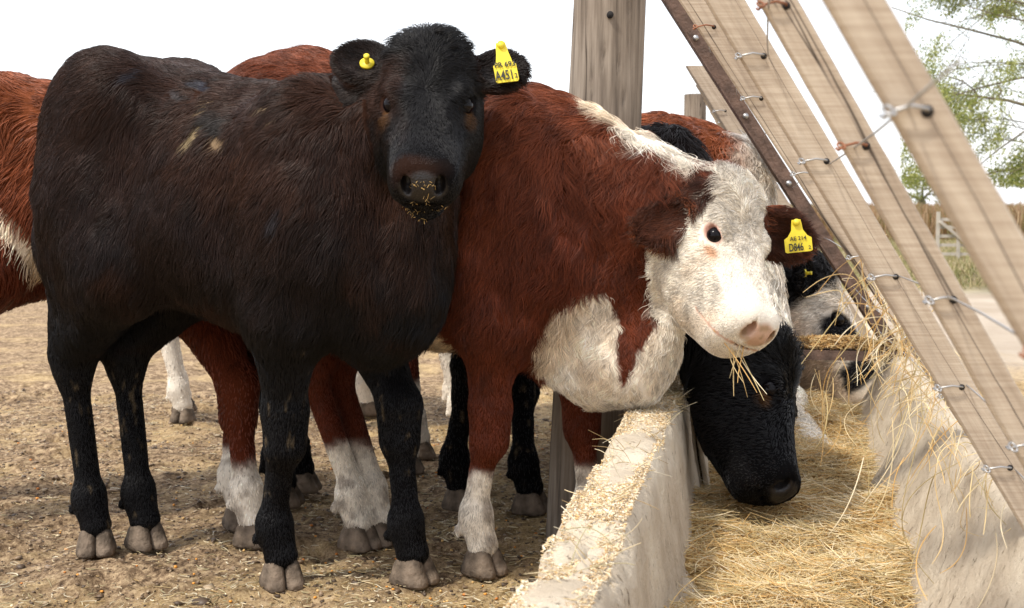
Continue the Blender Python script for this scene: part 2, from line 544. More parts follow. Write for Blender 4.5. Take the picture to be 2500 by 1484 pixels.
    for sgn in (-1, 1):
        F.ell(hp(.115, sgn * .052, -.105), (.085 * hs, .034 * hs, .055 * hs), .05, HEAD, HM)       # cheek
        F.ell(hp(.135, sgn * .072, .022), (.036 * hs, .020 * hs, .022 * hs), .025, HEAD, HM)       # brow
        F.ell(hp(.178, sgn * .074, -.012), (.03 * hs, .014 * hs, .014 * hs), .02, HEAD, HM)        # lower lid
        F.ell(hp(.382, sgn * .031, -.018), (.027 * hs, .022 * hs, .026 * hs), .022, MUZ, HM)       # nostril wing
        F.ell(hp(.33, sgn * .040, -.060), (.06 * hs, .022 * hs, .035 * hs), .04, HEAD, HM)         # upper lip
    F.ell(hp(0.02, 0, .030), (.050 * hs, .050 * hs, .028 * hs), .05, HEAD, HM)                      # poll
    F.ell(hp(.395, 0, -.030), (.030 * hs, .045 * hs, .034 * hs), .025, MUZ, HM)
    F.ell(hp(.355, 0, -.120), (.045 * hs, .036 * hs, .024 * hs), .03, HEAD, HM)                   # chin
    for sgn in (-1, 1):   # hollows beside the nose bridge, temple
        F.ell(hp(.262, sgn * .098, .030), (.085 * hs, .034 * hs, .040 * hs), .035, HEAD, HM, cut=True)
        F.ell(hp(.115, sgn * .118, .050), (.05 * hs, .03 * hs, .03 * hs), .03, HEAD, HM, cut=True)
    for (wa, wb, r1, r2, kk) in extra:
        F.cone(loc(wa), loc(wb), r1, r2, kk, NECK)
    # ears
    ears = ears or [dict(side=1, d=(-.25, 1, .25), f=(.6, .1, .8)), dict(side=-1, d=(-.25, -1, .25), f=(.6, -.1, .8))]
    eardat = []
    for er in ears:
        sg = er['side']
        base = hp(.030, sg * .072, .000)
        L = er.get('L', .115) * hs; wd = er.get('w', .052) * hs
        d = unit(HM @ unit(er['d'])) if 'd' in er else unit(lvec(er['wd'])); nf = HM @ unit(er['f']) if 'f' in er else lvec(er['wf']); nf = unit(nf - d * (nf @ d)); ww = np.cross(nf, d)
        EM = np.stack([d, ww, nf], 1)
        c = base + d * L * .60
        F.cone(base - d * .01, base + d * L * .35, .032 * hs, .034 * hs, .02, EAR)
        F.ell(c, (L * .56, wd, .022 * hs), .02, EAR, EM)
        F.ell(c + nf * .018 * hs + d * .004, (L * .46, wd * .74, .020 * hs), .010, EAR, EM, cut=True)
        eardat.append((base, EM, L, wd, sg))
    # eyes
    eyes_c = []
    for sgn in (-1, 1):
        c = hp(.156, sgn * .0715, .006)
        MM = HM @ np.array([[math.cos(.25), 0, math.sin(.25)], [0, 1, 0], [-math.sin(.25), 0, math.cos(.25)]])
        F.ell(c + HM @ np.array([0, sgn * .016, .002]), (.0225 * hs, .022 * hs, .0135 * hs), .004, HEAD, MM, cut=True)
        eyes_c.append(c)
    for sgn in (-1, 1):   # nostrils
        F.ell(hp(.408, sgn * .0305, -.024), (.026 * hs, .0125 * hs, .0185 * hs), .006, MUZ, HM @ np.array([[.8, 0, .6], [0, 1, 0], [-.6, 0, .8]]), cut=True)
        F.ell(hp(.345, sgn * .052, -.080), (.055 * hs, .010 * hs, .0035 * hs), .006, MUZ, HM @ np.array([[.985, 0, .17], [0, 1, 0], [-.17, 0, .985]]), cut=True)
    F.ell(hp(.415, 0, -.077), (.02 * hs, .04 * hs, .003 * hs), .006, MUZ, HM, cut=True)
    # legs
    lr = leg_r
    for i, ft in enumerate(F4):
        front = i < 2; sg = -1 if i % 2 == 0 else 1
        x, y = ft
        if front:
            S = np.array([.285 * bx * s, sg * .115 * s, .78 * s]); E_ = np.array([.235 * bx * s, sg * .125 * s, .575 * s])
            K = np.array([x * .72 + .28 * E_[0] + .008, y * .72 + .28 * E_[1], .325 * s])
            Ft = np.array([x - .014, y, .118 * s]); T = np.array([x + .002, y, .060 * s])
            F.cone(S, E_, .085 * s, .078 * s, .06, TORSO)
            F.cone(E_, K + (0, 0, .05 * s), .074 * s * lr, .041 * s * lr, .05, LEG)
            F.cone(K + (.004, 0, .035 * s), K - (-.002, 0, .03 * s), .047 * s * lr, .043 * s * lr, .03, LEG)
            F.cone(K, Ft + (0, 0, .03), .0295 * s * lr, .0275 * s * lr, .03, LEG)
            F.ell(Ft, (.034 * s * lr, .034 * s * lr, .040 * s), .03, LEG)
            F.cone(Ft, T, .032 * s * lr, .0355 * s * lr, .025, LEG)
        else:
            Hp = np.array([-.36 * bx * s, sg * .12 * s, .80 * s])
            Hk = np.array([x * .8 + .2 * (-.40 * bx * s) - .055 * s, y * .85 + .15 * sg * .12 * s, .42 * s])
            St = np.array([-.26 * bx * s, sg * .135 * s, .66 * s])
            Ft = np.array([x - .016, y, .118 * s]); T = np.array([x + .002, y, .060 * s])
            F.cone(Hp, St, .10 * s, .095 * s, .07, TORSO)
            F.cone(St, Hk + (.012, 0, .03), .096 * s * lr, .041 * s * lr, .06, LEG)
            F.cone(np.array([-.44 * bx * s, sg * .105 * s, .70 * s]), Hk + (-.015, 0, .04 * s), .075 * s * lr, .034 * s * lr, .06, LEG)
            F.ell(Hk, (.046 * s * lr, .036 * s * lr, .058 * s), .03, LEG)
            F.cone(Hk - (0, 0, .02), Ft + (0, 0, .03), .0305 * s * lr, .0275 * s * lr, .03, LEG)
            F.ell(Ft, (.035 * s * lr, .034 * s * lr, .040 * s), .03, LEG)
            F.cone(Ft, T, .032 * s * lr, .0355 * s * lr, .025, LEG)
        for q in (-1, 1):
            F.ell(Ft + np.array([-.036 * s, q * .015, -.026]), (.009, .008, .013), .010, LEG)
    # tail
    tl = [np.array([-.46 * bx, 0, 1.03]) * s, np.array([-.515 * bx, 0, .96]) * s, np.array([-.535 * bx, 0, .80]) * s, np.array([-.52 * bx, .01, .55]) * s]
    for a, b, r1, r2 in zip(tl, tl[1:], (.034, .026, .020), (.026, .020, .024)):
        F.cone(a, b, r1 * s, r2 * s, .03, TAIL)
    V, Q = F.mesh()
    # gentle muscle and rib relief
    lab = F.labels(V)
    N, A = vnormals(V, Q)
    am = np.where(lab == TORSO, .007, np.where(lab == NECK, .008, 0.0)) * s
    am2 = np.where((lab == NECK) | ((lab == TORSO) & (V[:, 0] > .18)), .010, np.where(lab == TORSO, .0035, 0)) * s
    fold = -np.abs(fbm(V * np.array([1, .4, .28]), 17, seed + 21, 2)) * 2 + .4
    V = V + N * (am * fbm(V * np.array([1, 1, .6]), 11, seed, 2) + am2 * fold)[:, None]
    Hq = ((V - P0) @ HM) / hs / np.array([HL, head_w, 1])
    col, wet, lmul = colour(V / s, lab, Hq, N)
    for base, EM, L, wd, sg in eardat:      # darker colour inside the ear
        ins_ = (lab == EAR) * (((V - base) @ (HM[:, 1] * sg)) > -.03) * sstep(.2, .6, N @ EM[:, 2])
        col = mixc(col, col * .22 + .001, ins_ * .92)
    for (mx_, my_, rx_, ry_, mang, mcol, mst, msl) in marks:      # tan dried flakes, blue-grey and near-black patches on the coat
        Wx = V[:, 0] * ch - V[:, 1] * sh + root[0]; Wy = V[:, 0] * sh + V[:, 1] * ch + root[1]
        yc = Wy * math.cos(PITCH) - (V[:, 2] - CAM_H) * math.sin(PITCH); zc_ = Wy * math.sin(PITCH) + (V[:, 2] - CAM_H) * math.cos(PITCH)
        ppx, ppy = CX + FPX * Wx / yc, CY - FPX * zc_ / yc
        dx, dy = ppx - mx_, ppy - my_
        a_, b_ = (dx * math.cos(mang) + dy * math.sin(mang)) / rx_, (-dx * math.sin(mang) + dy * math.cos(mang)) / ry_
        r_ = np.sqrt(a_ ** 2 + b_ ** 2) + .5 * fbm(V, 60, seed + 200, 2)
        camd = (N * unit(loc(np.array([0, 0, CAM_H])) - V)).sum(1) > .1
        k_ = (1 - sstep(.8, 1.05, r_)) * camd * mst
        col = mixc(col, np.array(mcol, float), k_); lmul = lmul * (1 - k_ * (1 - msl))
    body = mesh_np('body', V, Q, M_SKIN, e, True, {'tint': ('FLOAT_COLOR', col * np.where((wet > .3) | (lmul < .1) | (col.mean(1) > .25), 1.0, .62)[:, None]), 'wet': ('FLOAT', wet)})
    # coat
    fc = V[Q].mean(1)
    fn = unit(np.cross(V[Q[:, 2]] - V[Q[:, 0]], V[Q[:, 3]] - V[Q[:, 1]]))
    flab = lab[Q[:, 0]]
    camL = loc(np.array([0, 0, CAM_H]))
    face = (fn * unit(camL - fc)).sum(1)
    wgt = A * np.where(face > -.25, 1.0, .18)
    wgt *= np.where(flab == HEAD, 2.6, np.where(flab == EAR, 2.0, np.where(flab == LEG, 1.2, 1.0)))
    wgt *= (lmul[Q[:, 0]] > .02)
    g = np.random.default_rng(seed)
    pick = g.choice(len(Q), size=hairs, p=wgt / wgt.sum())
    u, v = g.random(hairs)[:, None], g.random(hairs)[:, None]
    q = Q[pick]
    def bil(X): return (X[q[:, 0]] * (1 - u) + X[q[:, 1]] * u) * (1 - v) + (X[q[:, 3]] * (1 - u) + X[q[:, 2]] * u) * v
    P = bil(V); n = unit(bil(N)); lb = lab[q[:, 0]]
    c = bil(col.astype(float)); lm = bil(lmul[:, None])[:, 0]; H = bil(Hq)
    d = np.zeros_like(P)
    d[:] = (-.42, 0, -1)
    crown = (lb == HEAD) * (1 - sstep(.0, .09, H[:, 0])) * sstep(-.02, .02, H[:, 2]) * (1 - sstep(.045, .085, np.abs(H[:, 1])))
    top = np.clip(n[:, 2], 0, 1)[:, None]
    d = d * (1 - top) + np.array([-1., 0, -.1]) * top
    m = lb == NECK; d[m] = unit(np.array([-.25, 0, -1]) + 0 * P[m])
    m = lb == LEG; d[m] = (-.05, 0, -1)
    m = lb == TAIL; d[m] = (0, 0, -1)
    m = (lb == HEAD) | (lb == MUZ)
    hd = np.stack([(H[:, 0] - .165) * 5.0, H[:, 1] * 9.0 + 0 * H[:, 0], -np.ones(len(H)) * .35], 1)
    low = sstep(.2, .3, H[:, 0])[:, None]
    hd = hd * (1 - low) + np.stack([np.ones(len(H)), H[:, 1] * 3, -.3 * np.ones(len(H))], 1) * low
    cheek = sstep(.03, .07, np.abs(H[:, 1]))[:, None] * (H[:, 2:3] < -.02)
    hd = hd * (1 - cheek) + np.stack([-.3 * np.ones(len(H)), 0 * H[:, 0], -np.ones(len(H))], 1) * cheek
    d[m] = (unit(hd) @ HM.T)[m]
    for base, EM, L, wd, sg in eardat:
        me_ = (lb == EAR) & ((P - base) @ (HM[:, 1] * sg) > -.03)
        o = P - base
        rad = o - EM[:, 0] * (o @ EM[:, 0])[:, None]
        d[me_] = (unit(EM[:, 0] * .9 + rad * 12))[me_]
    # locks: smooth noise turns the comb direction
    loose = np.select([lb == TORSO, lb == NECK, lb == HEAD, lb == LEG, lb == EAR], [.46, .62, .24, .22, .35], .3)
    nz = np.stack([fbm(P, 26, seed + i * 5, 2) for i in range(3)], 1)
    big = np.stack([fbm(P, 7, seed + 300 + i * 5, 2) for i in range(3)], 1) * np.where((lb == TORSO) | (lb == NECK), .42, .08)[:, None]
    nz2 = np.stack([vnoise(P, 70, seed + 50 + i * 5) for i in range(3)], 1)
    jit = g.normal(0, 1, P.shape)
    d = unit(d) + big + crown[:, None] * (nz2 * 1.0 + nz * .7) + nz * loose[:, None] * 1.3 + nz2 * loose[:, None] * .5 + jit * .09
    d = unit(d - n * (d * n).sum(1)[:, None])
    lift = .29 + .17 * vnoise(P, 30, seed + 9) + .06 * g.random(hairs)
    lift = np.where(lb == HEAD, lift + .10, lift)
    lift = np.where(lb == LEG, lift + .10, lift)
    poll_m = (lb == HEAD) & (H[:, 0] < .055 + .03 * vnoise(P, 30, seed + 90)) & (H[:, 2] > -.03)
    lift = lift + crown * (.50 + .35 * vnoise(P, 80, seed + 92))
    lift = np.where(lb == EAR, lift + .12, lift)
    base_l = np.select([lb == TORSO, lb == NECK, lb == HEAD, lb == LEG, lb == EAR, lb == TAIL], [.046, .050, .017, .014, .022, .05], .004)
    # upper leg hair is longer
    base_l = np.where(lb == LEG, .0075 + .018 * sstep(.36, .56, P[:, 2]), base_l)
    fr = (lb == HEAD) & (H[:, 2] > -.02)
    base_l = np.where(fr, np.interp(H[:, 0], [0, .05, .12, .2], [.050, .042, .026, .015]) * crown_l, base_l)
    Ln = base_l * lm * hair_len * (0.65 + .5 * g.random(hairs)) * (1 + .35 * vnoise(P, 14, seed + 31))
    k = 5
    t = np.linspace(0, 1, k)[None, :, None]
    lf = lift[:, None, None]
    D = d[:, None, :]; NN = n[:, None, :]
    S3 = P[:, None, :] + Ln[:, None, None] * (D * t * np.cos(lf * .8) + NN * (np.sin(lf) * t * (1 - .42 * t)))
    S3[:, :, 2] -= (Ln[:, None] * .16 * t[:, :, 0] ** 2)
    # clump the tips and add curl
    side = np.cross(d, n)
    ph = vnoise(P, 45, seed + 77) * 6
    S3 += side[:, None, :] * (np.sin(t * 3.2 + ph[:, None, None]) * t * (Ln * (.10 + curl * np.where(poll_m | (lb == NECK), .35, .12)))[:, None, None])
    S3 -= NN * .0002
    rr = hair_r * (0.75 + .5 * g.random(hairs))[:, None] * np.array([1, 1, .9, .65, .25])[None]
    var = (1 + .24 * g.normal(0, 1, hairs) + .30 * vnoise(P, 60, seed + 3) + .25 * vnoise(P * np.array([1, 1, .5]), 24, seed + 4))[:, None]
    cc = np.clip(c * np.clip(var, .45, 1.9), 0.002, .9)
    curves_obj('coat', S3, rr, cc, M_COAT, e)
    # eyes, hooves
    if eyes:
        for sgn, c0 in zip((-1, 1), eyes_c):
            mb = MB(); mb.sphere((0, 0, 0), .0200 * hs, 24)
            o = mb.build('eye', M_EYE, e); o.location = Vector(c0 + HM @ np.array([0, sgn * .0005, 0]))
    if hoof:
        for i, ft in enumerate(F4):
            mb = MB()
            a = 0.0 if hoof_dir is None else hoof_dir[i]
            hoof_mesh(mb, 0, 0, (math.cos(a), math.sin(a)), s * .90)
            o = mb.build('hoof', M_HOOF, e); o.location = (ft[0] + .002, ft[1], .0)
    return e, dict(HM=HM, P0=P0, hp=hp, loc=loc, ears=eardat, V=V, N=N, lab=lab, H=Hq, s=s)

# ---------------------------------------------------------------- coat colours (linear); the marks are the animals' own
def mixc(a, b, t): return a * (1 - t[:, None]) + b * t[:, None]
C_ = lambda *v: np.array(v, float)

def lenbase(P, lab, H):
    l = np.ones(len(P))
    l = np.where((lab == HEAD) | (lab == MUZ), np.interp(H[:, 0], [0, .1, .3, .36, .375], [1.2, 1.0, .7, .35, .25]), l)
    pad = nosepad(H, lab)
    l = l * (1 - pad)
    l = l * (1 - .9 * mouthline(H, lab))
    # bare skin round the eye
    for sg in (-1, 1):
        de = np.linalg.norm((H - np.array([.156, sg * .085, .010])) / np.array([1.3, 1, 1]), axis=1)
        l = l * np.where(((lab == HEAD)) & (de < .024), .0, 1.0)
    return l

def mouthline(H, lab):
    zl = -.080 - .22 * (.40 - H[:, 0])
    return ((lab == HEAD) | (lab == MUZ)) * (np.abs(H[:, 2] - zl) < .0032) * (H[:, 0] > .305)

def nosepad(H, lab):
    c = ((H[:, 0] - .405) / .034) ** 2 + (H[:, 1] / .052) ** 2 + ((H[:, 2] + .034) / .040) ** 2
    return ((lab == HEAD) | (lab == MUZ)) * (1 - sstep(.85, 1.1, c))

def black_coat(seed, brown=1.0, mud=1.0):
    def f(P, lab, H, N):
        c = np.tile(C_(.0060, .0056, .0062), (len(P), 1))
        t = sstep(.50, .95, P[:, 2] + .10 * fbm(P, 5, seed)) * (lab != HEAD) * (lab != MUZ) * brown
        c = mixc(c, C_(.028, .0125, .0080), t * .95)
        t = sstep(.1, .5, fbm(P, 7, seed + 4)) * (P[:, 2] > .45) * brown
        c = mixc(c, C_(.042, .0170, .0090), t * .55)
        pad = nosepad(H, lab)
        c = mixc(c, C_(.012, .010, .010), pad)
        for sg in (-1, 1):    # brown under the eyes
            de = np.linalg.norm((H - np.array([.186, sg * .080, -.010])) / np.array([.030, .020, .022]), axis=1)
            c = mixc(c, C_(.075, .035, .012), (lab == HEAD) * (1 - sstep(.4, 1.2, de)) * .8)
        m = (lab == LEG) * sstep(.36, .60, fbm(P * np.array([1, 1, .2]), 130, seed + 8, 3) + .16 * sstep(.1, .25, P[:, 2]) * (1 - sstep(.36, .46, P[:, 2])) - .1 + .3 * fbm(P, 6, seed + 88)) * mud
        c = mixc(c, C_(.12, .09, .055), m * .7)
        return c, pad, lenbase(P, lab, H) * (1 - .5 * m)
    return f

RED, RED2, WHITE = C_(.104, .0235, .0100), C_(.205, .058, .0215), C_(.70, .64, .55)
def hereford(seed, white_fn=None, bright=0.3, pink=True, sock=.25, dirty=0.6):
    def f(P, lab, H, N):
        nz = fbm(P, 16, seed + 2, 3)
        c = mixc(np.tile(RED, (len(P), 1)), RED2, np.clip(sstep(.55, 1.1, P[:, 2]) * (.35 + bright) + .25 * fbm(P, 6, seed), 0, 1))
        w = np.zeros(len(P))
        hd = (lab == HEAD) | (lab == MUZ)
        w = np.maximum(w, hd * sstep(-.03, .0, H[:, 0] + .02 * nz))
        w = np.maximum(w, (lab == NECK) * sstep(-.5, .5, (H[:, 0] - (-.005) + .03 * nz - .25 * np.clip(H[:, 2] + .05, -1, 0)) / .02 - 0 * nz) * (np.linalg.norm(H, axis=1) < .33))
        w = np.maximum(w, (lab == LEG) * (1 - sstep(sock - .02, sock + .02, P[:, 2] + .035 * nz)))
        w = np.maximum(w, (lab == TORSO) * (1 - sstep(.52, .56, P[:, 2] + .05 * nz)) * (P[:, 0] < .2))
        if white_fn is not None: w = white_fn(P, lab, H, N, nz, w)
        wc = np.tile(WHITE, (len(P), 1)) * np.where(hd, 0.96, 1.0)[:, None]
        wc = mixc(wc, C_(.60, .44, .27), np.clip((lab == TORSO) * .55 + (lab == NECK) * .45 * sstep(-.2, .5, fbm(P, 9, seed + 6)), 0, 1))
        wc = mixc(wc, C_(.55, .40, .26), hd * sstep(.1, .7, fbm(H, 14, seed + 7)) * .35 * (H[:, 2] < 0))
        dm = (lab == LEG) * sstep(.0, .4, fbm(P, 38, seed + 9, 3)) * dirty
        wc = mixc(wc, C_(.16, .12, .09), dm)
        c = mixc(c, wc, np.clip(w, 0, 1))
        pad = nosepad(H, lab)
        pk = np.tile(C_(.50, .32, .23), (len(P), 1)) if pink else np.tile(C_(.05, .04, .04), (len(P), 1))
        pk = mixc(pk, C_(.28, .185, .095), sstep(.05, .35, fbm(H, 45, seed + 61, 3)) * .8)
        c = mixc(c, C_(.50, .30, .22), mouthline(H, lab) * .9)
        c = mixc(c, pk, pad)
        for sg in (-1, 1):
            de = np.linalg.norm((H - np.array([.156, sg * .085, .010])) / np.array([.030, .03, .018]), axis=1)
            c = mixc(c, C_(.50, .24, .18), (lab == HEAD) * (1 - sstep(.8, 1.15, de)) * .9)
            de = np.linalg.norm((H - np.array([.198, sg * .078, -.012])) / np.array([.026, .03, .012]), axis=1)
            c = mixc(c, C_(.50, .25, .12), (lab == HEAD) * (1 - sstep(.5, 1.1, de)) * .75)
        return np.clip(c, .004, .9), pad, lenbase(P, lab, H)
    return f
# ---------------------------------------------------------------- ground: one sheet to the horizon
TR_DX = 0.2                                            # the trough runs along (0.2, 1)
TRN = math.hypot(TR_DX, 1.0)
TX, TY = TR_DX / TRN, 1.0 / TRN
U0 = -0.2666                                           # outer left rim of the trough across its run
def tr(u, v, z=0.0):
    """trough frame: u across (0 at the outer left rim), v along, to world"""
    uu = u + U0
    return np.stack([uu * TY + v * TX, -uu * TX + v * TY, z + 0 * u], -1) if hasattr(u, '__len__') else np.array([uu * TY + v * TX, -uu * TX + v * TY, z])
def tr_inv(X, Y):
    return X * TY - Y * TX - U0, X * TX + Y * TY

gh = np.random.default_rng(41)
HOOFPRINTS = [(gh.uniform(-2.2, .25), 2.2 + 3.2 * gh.random() ** 1.1, math.cos(t_), math.sin(t_), gh.uniform(.006, .014)) for t_ in gh.uniform(-.8, 2.2, 190)]
def ground_h(X, Y):
    P = np.stack([X, Y, 0 * X], 1)
    near = 1 - sstep(6, 14, Y)
    z = .016 * fbm(P, 2.2, 5, 2) + (.018 * fbm(P, 7, 6, 3) - .010 * np.maximum(0, fbm(P, 4.5, 12, 2) - .15) * 4) * near + .007 * np.maximum(fbm(P, 34, 7, 2), -.1) * near
    for hx, hy, ca, sa, dp in HOOFPRINTS:
        dx, dy = X - hx, Y - hy
        m = (np.abs(dx) < .12) & (np.abs(dy) < .12)
        if not m.any(): continue
        a_, b_ = dx[m] * ca + dy[m] * sa, -dx[m] * sa + dy[m] * ca
        rr = np.sqrt((a_ / .055) ** 2 + (b_ / .045) ** 2)
        z[m] += -dp * (1 - sstep(.75, 1.05, rr)) * (1 - .6 * np.exp(-(b_ / .008) ** 2)) + dp * .45 * np.exp(-((rr - 1.2) / .18) ** 2)
    return z - .012

def grid_axis(a, b, fine, out_lo, out_hi, grow=1.13):
    c = list(np.arange(a, b, fine))
    st = fine; x = b
    while x < out_hi: c.append(x); st *= grow; x += st
    c.append(out_hi)
    st = fine; x = a; lo = []
    while x > out_lo: st *= grow; x -= st; lo.append(max(x, out_lo))
    return np.unique(np.array(lo[::-1] + c))
gx = grid_axis(-2.3, 2.4, .013, -900, 900); gy = grid_axis(1.7, 5.2, .013, -60, 1500, 1.06)
GX, GY = np.meshgrid(gx, gy, indexing='ij')
gz = ground_h(GX.ravel(), GY.ravel())
ni, nj = GX.shape
ii = np.arange(ni * nj).reshape(ni, nj)
gq = np.stack([ii[:-1, :-1], ii[1:, :-1], ii[1:, 1:], ii[:-1, 1:]], -1).reshape(-1, 4)

def ground_mat():
    m, nt, b = new_mat('trodden_soil')
    L = nt.links.new
    tc = nt.nodes.new('ShaderNodeTexCoord')
    sep = nt.nodes.new('ShaderNodeSeparateXYZ'); L(tc.outputs['Object'], sep.inputs[0])
    def noise(scale, detail=6, rough=.6):
        n = nt.nodes.new('ShaderNodeTexNoise'); n.inputs['Scale'].default_value = scale; n.inputs['Detail'].default_value = detail; n.inputs['Roughness'].default_value = rough
        L(tc.outputs['Object'], n.inputs['Vector']); return n
    def ramp(src, stops):
        r = nt.nodes.new('ShaderNodeValToRGB')
        while len(r.color_ramp.elements) < len(stops): r.color_ramp.elements.new(.5)
        for e_, (p, c) in zip(r.color_ramp.elements, stops): e_.position = p; e_.color = (*c, 1)
        L(src, r.inputs['Fac']); return r
    def mix(f, a, c):
        mx = nt.nodes.new('ShaderNodeMix'); mx.data_type = 'RGBA'
        if hasattr(f, 'links'): L(f, mx.inputs[0])
        else: mx.inputs[0].default_value = f
        for s_, v in ((mx.inputs[6], a), (mx.inputs[7], c)):
            if hasattr(v, 'links'): L(v, s_)
            else: s_.default_value = (*v, 1)
        return mx.outputs[2]
    def math_(op, a, c=0.0, clamp=False):
        n = nt.nodes.new('ShaderNodeMath'); n.operation = op; n.use_clamp = clamp
        for s_, v in ((n.inputs[0], a), (n.inputs[1], c)):
            if hasattr(v, 'links'): L(v, s_)
            else: s_.default_value = v
        return n.outputs[0]
    n1 = noise(3.0); n2 = noise(46, 9, .75); n3 = noise(160, 4, .7)
    soil = ramp(n2.outputs['Fac'], [(.36, (.060, .037, .021)), (.455, (.20, .135, .082)), (.56, (.43, .315, .195)), (.72, (.68, .55, .355))])
    chaff = ramp(n3.outputs['Fac'], [(.30, (.22, .14, .065)), (.50, (.52, .38, .19)), (.70, (.74, .60, .38))])
    # chaff lies thicker near the trough: u = x*TY - y*TX - U0
    u = math_('SUBTRACT', math_('MULTIPLY', sep.outputs[0], TY), math_('MULTIPLY', sep.outputs[1], TX))
    prox = nt.nodes.new('ShaderNodeMapRange'); prox.inputs['From Min'].default_value = -1.45; prox.inputs['From Max'].default_value = -.35
    L(u, prox.inputs['Value'])
    front = nt.nodes.new('ShaderNodeMapRange'); front.inputs['From Min'].default_value = 2.62; front.inputs['From Max'].default_value = 2.38
    L(sep.outputs[1], front.inputs['Value'])
    dens = math_('ADD', math_('MULTIPLY', prox.outputs[0], .42), math_('MULTIPLY', front.outputs[0], .30))
    f = math_('ADD', dens, math_('MULTIPLY', math_('SUBTRACT', n1.outputs['Fac'], .5), 2.6))
    f = math_('ADD', f, math_('MULTIPLY', math_('SUBTRACT', noise(22, 4).outputs['Fac'], .5), 1.0))
    f = math_('MULTIPLY', f, 1.5, True)
    near = mix(f, soil.outputs[0], chaff.outputs[0])
    mott = ramp(noise(13, 5, .65).outputs['Fac'], [(.34, (.50, .45, .40)), (.58, (1.08, 1.06, 1.04))])
    mm_ = nt.nodes.new('ShaderNodeMix'); mm_.data_type = 'RGBA'; mm_.blend_type = 'MULTIPLY'; mm_.inputs[0].default_value = .75
    L(near, mm_.inputs[6]); L(mott.outputs[0], mm_.inputs[7]); near = mm_.outputs[2]
    dirt = ramp(noise(1.2).outputs['Fac'], [(.3, (.36, .29, .22)), (.7, (.50, .43, .35))])
    grass = ramp(noise(.8).outputs['Fac'], [(.3, (.18, .17, .06)), (.7, (.34, .28, .13))])
    yn = math_('ADD', sep.outputs[1], math_('MULTIPLY', math_('SUBTRACT', noise(.35).outputs['Fac'], .5), 5.0))
    def band(lo, hi):
        r = nt.nodes.new('ShaderNodeMapRange'); r.inputs['From Min'].default_value = lo; r.inputs['From Max'].default_value = hi
        L(yn, r.inputs['Value']); return r.outputs[0]
    c = mix(math_('MULTIPLY', band(5.5, 7), math_('GREATER_THAN', u, .4)), near, dirt.outputs[0])
    c = mix(band(11.5, 13), c, grass.outputs[0])
    L(c, b.inputs['Base Color'])
    b.inputs['Roughness'].default_value = .95
    b.inputs['Specular IOR Level'].default_value = .15
    bp = nt.nodes.new('ShaderNodeBump'); bp.inputs['Strength'].default_value = .9; bp.inputs['Distance'].default_value = .012
    L(n2.outputs['Fac'], bp.inputs['Height'])
    bp2 = nt.nodes.new('ShaderNodeBump'); bp2.inputs['Strength'].default_value = .6; bp2.inputs['Distance'].default_value = .004
    L(n3.outputs['Fac'], bp2.inputs['Height']); L(bp.outputs[0], bp2.inputs['Normal']); L(bp2.outputs[0], b.inputs['Normal'])
    return m
M_GROUND = ground_mat()
tag(mesh_np('ground', np.stack([GX.ravel(), GY.ravel(), gz], 1), gq, M_GROUND), kind='structure')

# straw strands lying about: one helper for litter, hay and chaff
STRAW = np.array([(.62, .50, .30), (.70, .60, .40), (.50, .37, .18), (.42, .36, .20), (.76, .68, .50), (.36, .24, .10)])
def strands(name, P0, length, rad, seed, up=.15, bend=.25, cols=STRAW, k=5, parent=None, dirs=None, dark=.35, sag=0.0):
    g = np.random.default_rng(seed)
    n = len(P0)
    a = g.random(n) * 2 * math.pi
    d = np.stack([np.cos(a), np.sin(a), g.normal(0, up, n)], 1) if dirs is None else dirs
    d = unit(d)
    s_ = unit(np.cross(d, np.tile([0, 0, 1.0], (n, 1))) + 1e-6)
    upv = np.cross(s_, d)
    t = np.linspace(-.5, .5, k)[None, :, None]
    b1 = g.normal(0, bend, n)[:, None, None]; b2 = g.normal(0, bend * .5, n)[:, None, None]
    Ls = length[:, None, None]
    S = P0[:, None, :] + d[:, None, :] * t * Ls + s_[:, None, :] * (t ** 2 * 2 * b1 + t ** 3 * 4 * b2) * Ls + upv[:, None, :] * (t ** 2 * 2 * b2) * Ls
    if sag: S[:, :, 2] -= sag * (t[:, :, 0] + .5) ** 2 * length[:, None]
    rr = rad[:, None] * np.array([.7] + [1] * (k - 2) + [.5])[None]
    c = cols[g.integers(0, len(cols), n)] * (1 - dark * g.random(n))[:, None]
    return curves_obj(name, S, rr, c, M_STRAW, parent)

g = np.random.default_rng(2)
n = 26000
v = g.random(n) ** .7
X = g.uniform(-2.2, .9, n); Y = 2.15 + 3.2 * g.random(n) ** 1.25
u, _ = tr_inv(X, Y)
dens = np.clip(.16 + .75 * sstep(-1.2, -.15, u) + .75 * (1 - sstep(2.42, 2.62, Y)) + .5 * fbm(np.stack([X, Y], 1), 3, 9), .04, 1)
keep = (g.random(n) < dens) & (u < -.01)
X, Y = X[keep], Y[keep]; n = len(X)
ln = g.gamma(2.0, .007, n) + .004
big = g.random(n) < .012; ln[big] = g.uniform(.05, .11, big.sum())
P = np.stack([X, Y, ground_h(X, Y) + .004 + .003 * g.random(n)], 1)
tag(strands('straw_litter', P, ln, g.uniform(.0005, .0012, n), 4, up=.12), kind='stuff')
